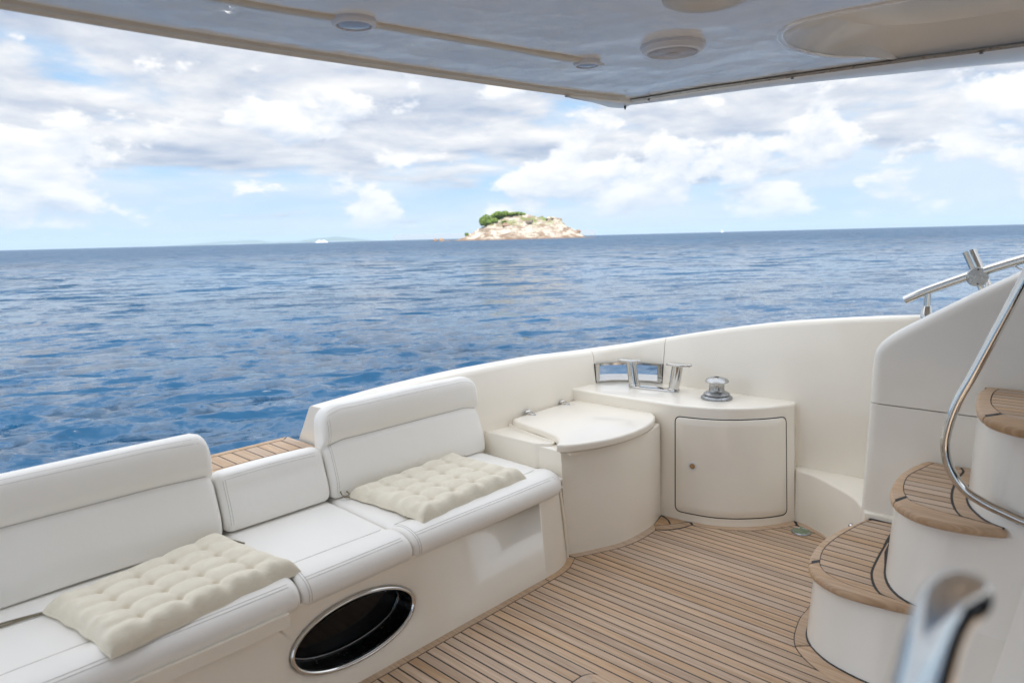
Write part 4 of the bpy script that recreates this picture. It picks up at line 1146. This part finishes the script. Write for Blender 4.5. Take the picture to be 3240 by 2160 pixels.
wl('flange', [(.050, .021), (.062, .024), (.063, .030), (.050, .040), (.040, .046)], 'alu', 40)
wl('drum', [(.040, .044), (.037, .05), (.036, .085), (.039, .097)], 'brushed', 40)
wl('cap', [(.038, .096), (.055, .100), (.057, .106), (.050, .117), (.034, .126), (.016, .130), (.012, .129)], 'brushed', 40)
wl('socket', [(.013, .1285), (.012, .131), (.006, .131), (.005, .126), (0, .126)], 'dark', 20)

# ------------------------------------------------------------------ rails
rail = thing('guard_rail', (4.22, .9, 1.2), 'stainless guard rail rising along the side deck behind the wing wall', 'handrail')
RP = cr([(4.20, 1.072, 1.313), (4.20, .98, 1.362), (4.20, .80, 1.442), (4.20, .66, 1.498), (4.19, .50, 1.556), (4.17, .2, 1.66), (4.12, -.6, 1.95)], 8)
tube('rail_tube', RP, .0225, 'steel', rail, 20)
tube('stanchion', [(4.20, .965, 1.25), (4.20, .965, 1.36)], .0165, 'steel', rail, 20)
lathe('stanchion_foot', [(.029, 0), (.029, .022), (.0265, .026), (.0205, .062), (.019, .064)], (4.20, .965, 1.222), 'steel', rail, 24)
rod = thing('rod_holder', (4.15, .74, 1.46), 'stainless rod holder tube clamped across the guard rail', 'rod holder')
ax = Vector((0, .115, .26)).normalized(); c0 = Vector((4.225, .742, 1.45))
tube('holder_tube', [c0 - ax * .16, c0, c0 + ax * .135], .031, 'steel', rod, 24, caps=False)
tube('tube_lining', [c0 + ax * .02, c0 + ax * .134], .028, 'dark', rod, 20)
vdir = (Vector((0, 0, EYE)) - c0); vdir.z = 0.12; vdir.normalize()
cc = c0 + Vector((-.052, -.0, -.004))
cl = lathe('clamp_disc', [(.047, -.03), (.047, .0), (.0445, .004), (0, .0045)], cc, 'brushed', rod, 40, axis=(-1, -.35, .12))
qx = Vector((-1, -.35, .12)).normalized(); ex_ = Vector((0, 0, 1)); ex_ = (ex_ - qx * ex_.dot(qx)).normalized()
for s in (-1, 1): lathe('screw', [(.0045, .004), (.004, .0065), (0, .0068)], cc + ex_ * s * .036, 'dark', cl, 10, axis=qx)
sh = thing('wire_shackle', (4.17, .50, 1.51), 'small shackle and wire hanging under the guard rail', 'shackle')
tube('bow', cr([(4.19, .60, 1.503), (4.19, .575, 1.487), (4.19, .553, 1.485), (4.19, .545, 1.50), (4.19, .553, 1.517)], 5), .004, 'steel', sh, 8)
tube('swage', [(4.19, .555, 1.503), (4.19, .52, 1.506), (4.18, .48, 1.513)], [.008, .0075, .004], 'steel', sh, 10)
tube('wire', [(4.18, .48, 1.513), (4.17, .3, 1.54), (4.15, .0, 1.6)], .0025, 'alu', sh, 6)

hr = thing('stair_handrail', (2.95, .45, .9), 'polished curved handrail in front of the upper teak steps', 'handrail')
HP = cr([(3.03, .02, 2.25), (3.0, .20, 1.93), (2.965, .355, 1.61), (2.955, .400, 1.490), (2.95, .447, 1.360), (2.948, .512, 1.185), (2.946, .559, 1.066), (2.944, .583, .965),
         (2.943, .588, .88), (2.943, .566, .803), (2.945, .519, .738), (2.948, .456, .701), (2.95, .400, .681), (2.95, .334, .661), (2.952, .20, .63)], 8)
tube('rail_tube', HP, .0165, 'steel', hr, 22)
lathe('bracket', [(.016, 0), (.014, .02), (.010, .045)], (2.985, .345, .655), 'steel', hr, 14, axis=(-1, .1, .1))

fg = thing('near_handrail', (.44, .08, 1.3), 'blurred chrome handrail end close to the camera, bottom right', 'handrail')
FP = cr([(.375, .106, 1.18), (.405, .104, 1.30), (.430, .099, 1.385), (.4475, .0925, 1.440), (.457, .0885, 1.466), (.4635, .0845, 1.477), (.471, .080, 1.480), (.478, .076, 1.476)], 7)
rr_ = [.0155] * (len(FP) - 4) + [.0118, .0105, .0075, .003]
tube('rail_tube', FP, rr_, 'steel', fg, 28)

# small fittings
dr = thing('deck_drain', (3.885, 1.455, 0), 'round pale green bronze drain grate in the deck corner', 'drain')
lathe('ring', [(.054, -.004), (.054, .004), (.048, .008), (.044, .005)], (3.875, 1.455, 0), 'alu', dr, 36)
lathe('plate', [(.044, .001), (.044, .005), (0, .006)], (3.875, 1.455, 0), 'green', dr, 32)
for k in range(-5, 6):
    y_ = 1.455 + k * .0072; hw = math.sqrt(max(.0001, .040 ** 2 - (k * .0072) ** 2))
    tube('grate_bar', cr([(3.875 - hw, y_, .007), (3.875, y_ + .005, .010), (3.875 + hw, y_, .007)], 3), .0020, 'green', dr, 5)
lathe('knob', [(.006, .0), (.006, .014), (.003, .018)], (3.90, 1.470, .006), 'green', dr, 10)
st_ = thing('wall_stud', (3.69, 1.10, .17), 'small round steel stud low on the ledge wall behind the first step', 'stud')
lathe('head', [(.011, 0), (.011, .012), (.008, .018), (0, .019)], (3.745, 1.155, .165), 'steel', st_, 16, axis=(-.7, -.7, 0))

# side of the stair moulding at the right edge, and a lower tread end beyond it
ss = thing('stair_side_panel', (2.87, .0, .3), 'white side panel of the stair moulding at the right edge', 'panel')
V, F = loft([[(x_, y_, z_) for x_, y_ in P_] for z_, P_ in (
    (-.02, [(2.665, .392), (2.43, -.5), (3.3, -.5), (3.3, .392)]),
    (.30, [(2.822, .335), (2.56, -.5), (3.3, -.5), (3.3, .335)]),
    (.585, [(2.930, .290), (2.66, -.5), (3.3, -.5), (3.3, .290)]))])
mk('panel', V, F, M['gelwhite'], ss, 30)
lt = thing('lower_tread_end', (2.62, .2, .1), 'reddish teak tread end at the right edge, low beside the stair moulding', 'tread')
slab('board', round_poly([(2.585, .300), (2.53, .02), (2.80, .02), (2.80, .300)], .02), .072, .110, 'teak_dark', lt, rt=.010, rb=.010)
tk2 = thing('near_teak_rail', (.66, .02, 1.2), 'blurred brown teak capping close to the camera at the bottom edge', 'rail')
tube('capping', [(.575, .095, 1.278), (.62, .07, 1.262), (.68, .03, 1.235), (.76, -.03, 1.20)], [.012, .016, .018, .018], 'teak_dark', tk2, 16, flatten=.8)

# ------------------------------------------------------------------ sea air
hz = bpy.data.materials.new('sea_air'); hz.use_nodes = True; t = NT(hz.node_tree)
o_ = t.node('ShaderNodeOutputMaterial'); v_ = t.node('ShaderNodeVolumePrincipled')
v_.inputs['Color'].default_value = (.64, .82, 1, 1); v_.inputs['Density'].default_value = 3.8e-5
v_.inputs['Anisotropy'].default_value = .2; t.l.new(v_.outputs[0], o_.inputs['Volume'])
q = 49000
Vh = [(x_, y_, z_) for z_ in (-32.0, 460.0) for x_, y_ in ((-q, -q), (q, -q), (q, q), (-q, q))]
tag(mk('haze', Vh, [(0, 1, 2, 3), (7, 6, 5, 4), (0, 4, 5, 1), (1, 5, 6, 2), (2, 6, 7, 3), (3, 7, 4, 0)], hz, flat=True), kind='stuff')
S.cycles.volume_bounces = 0


# ------------------------------------------------------------------ unseen cabin bulkhead behind the photographer, added for the chrome to reflect
cb_ = thing('unseen_bulkhead', (1.5, -2.5, 0), 'unseen cream cabin bulkhead with dark glass doors, added for reflections in the chrome', 'bulkhead')
def boxm(name, x0, x1, y0, y1, z0, z1, m, parent, r_=.0):
    return slab(name, np.array([(x0, y0), (x1, y0), (x1, y1), (x0, y1)]), z0, z1, m, parent, rt=r_)
boxm('panel', 3.0, 3.63, -2.56, -2.48, -.02, 2.35, 'gel', cb_)
boxm('header', -.8, 3.0, -2.56, -2.48, 2.12, 2.35, 'gel', cb_)
for x0 in (-.8, .45, 1.7):
    boxm('door_pane', x0 + .05, x0 + 1.2, -2.53, -2.51, .02, 2.07, 'glass', cb_)
    boxm('door_frame', x0, x0 + .05, -2.545, -2.495, .02, 2.12, 'steel', cb_)
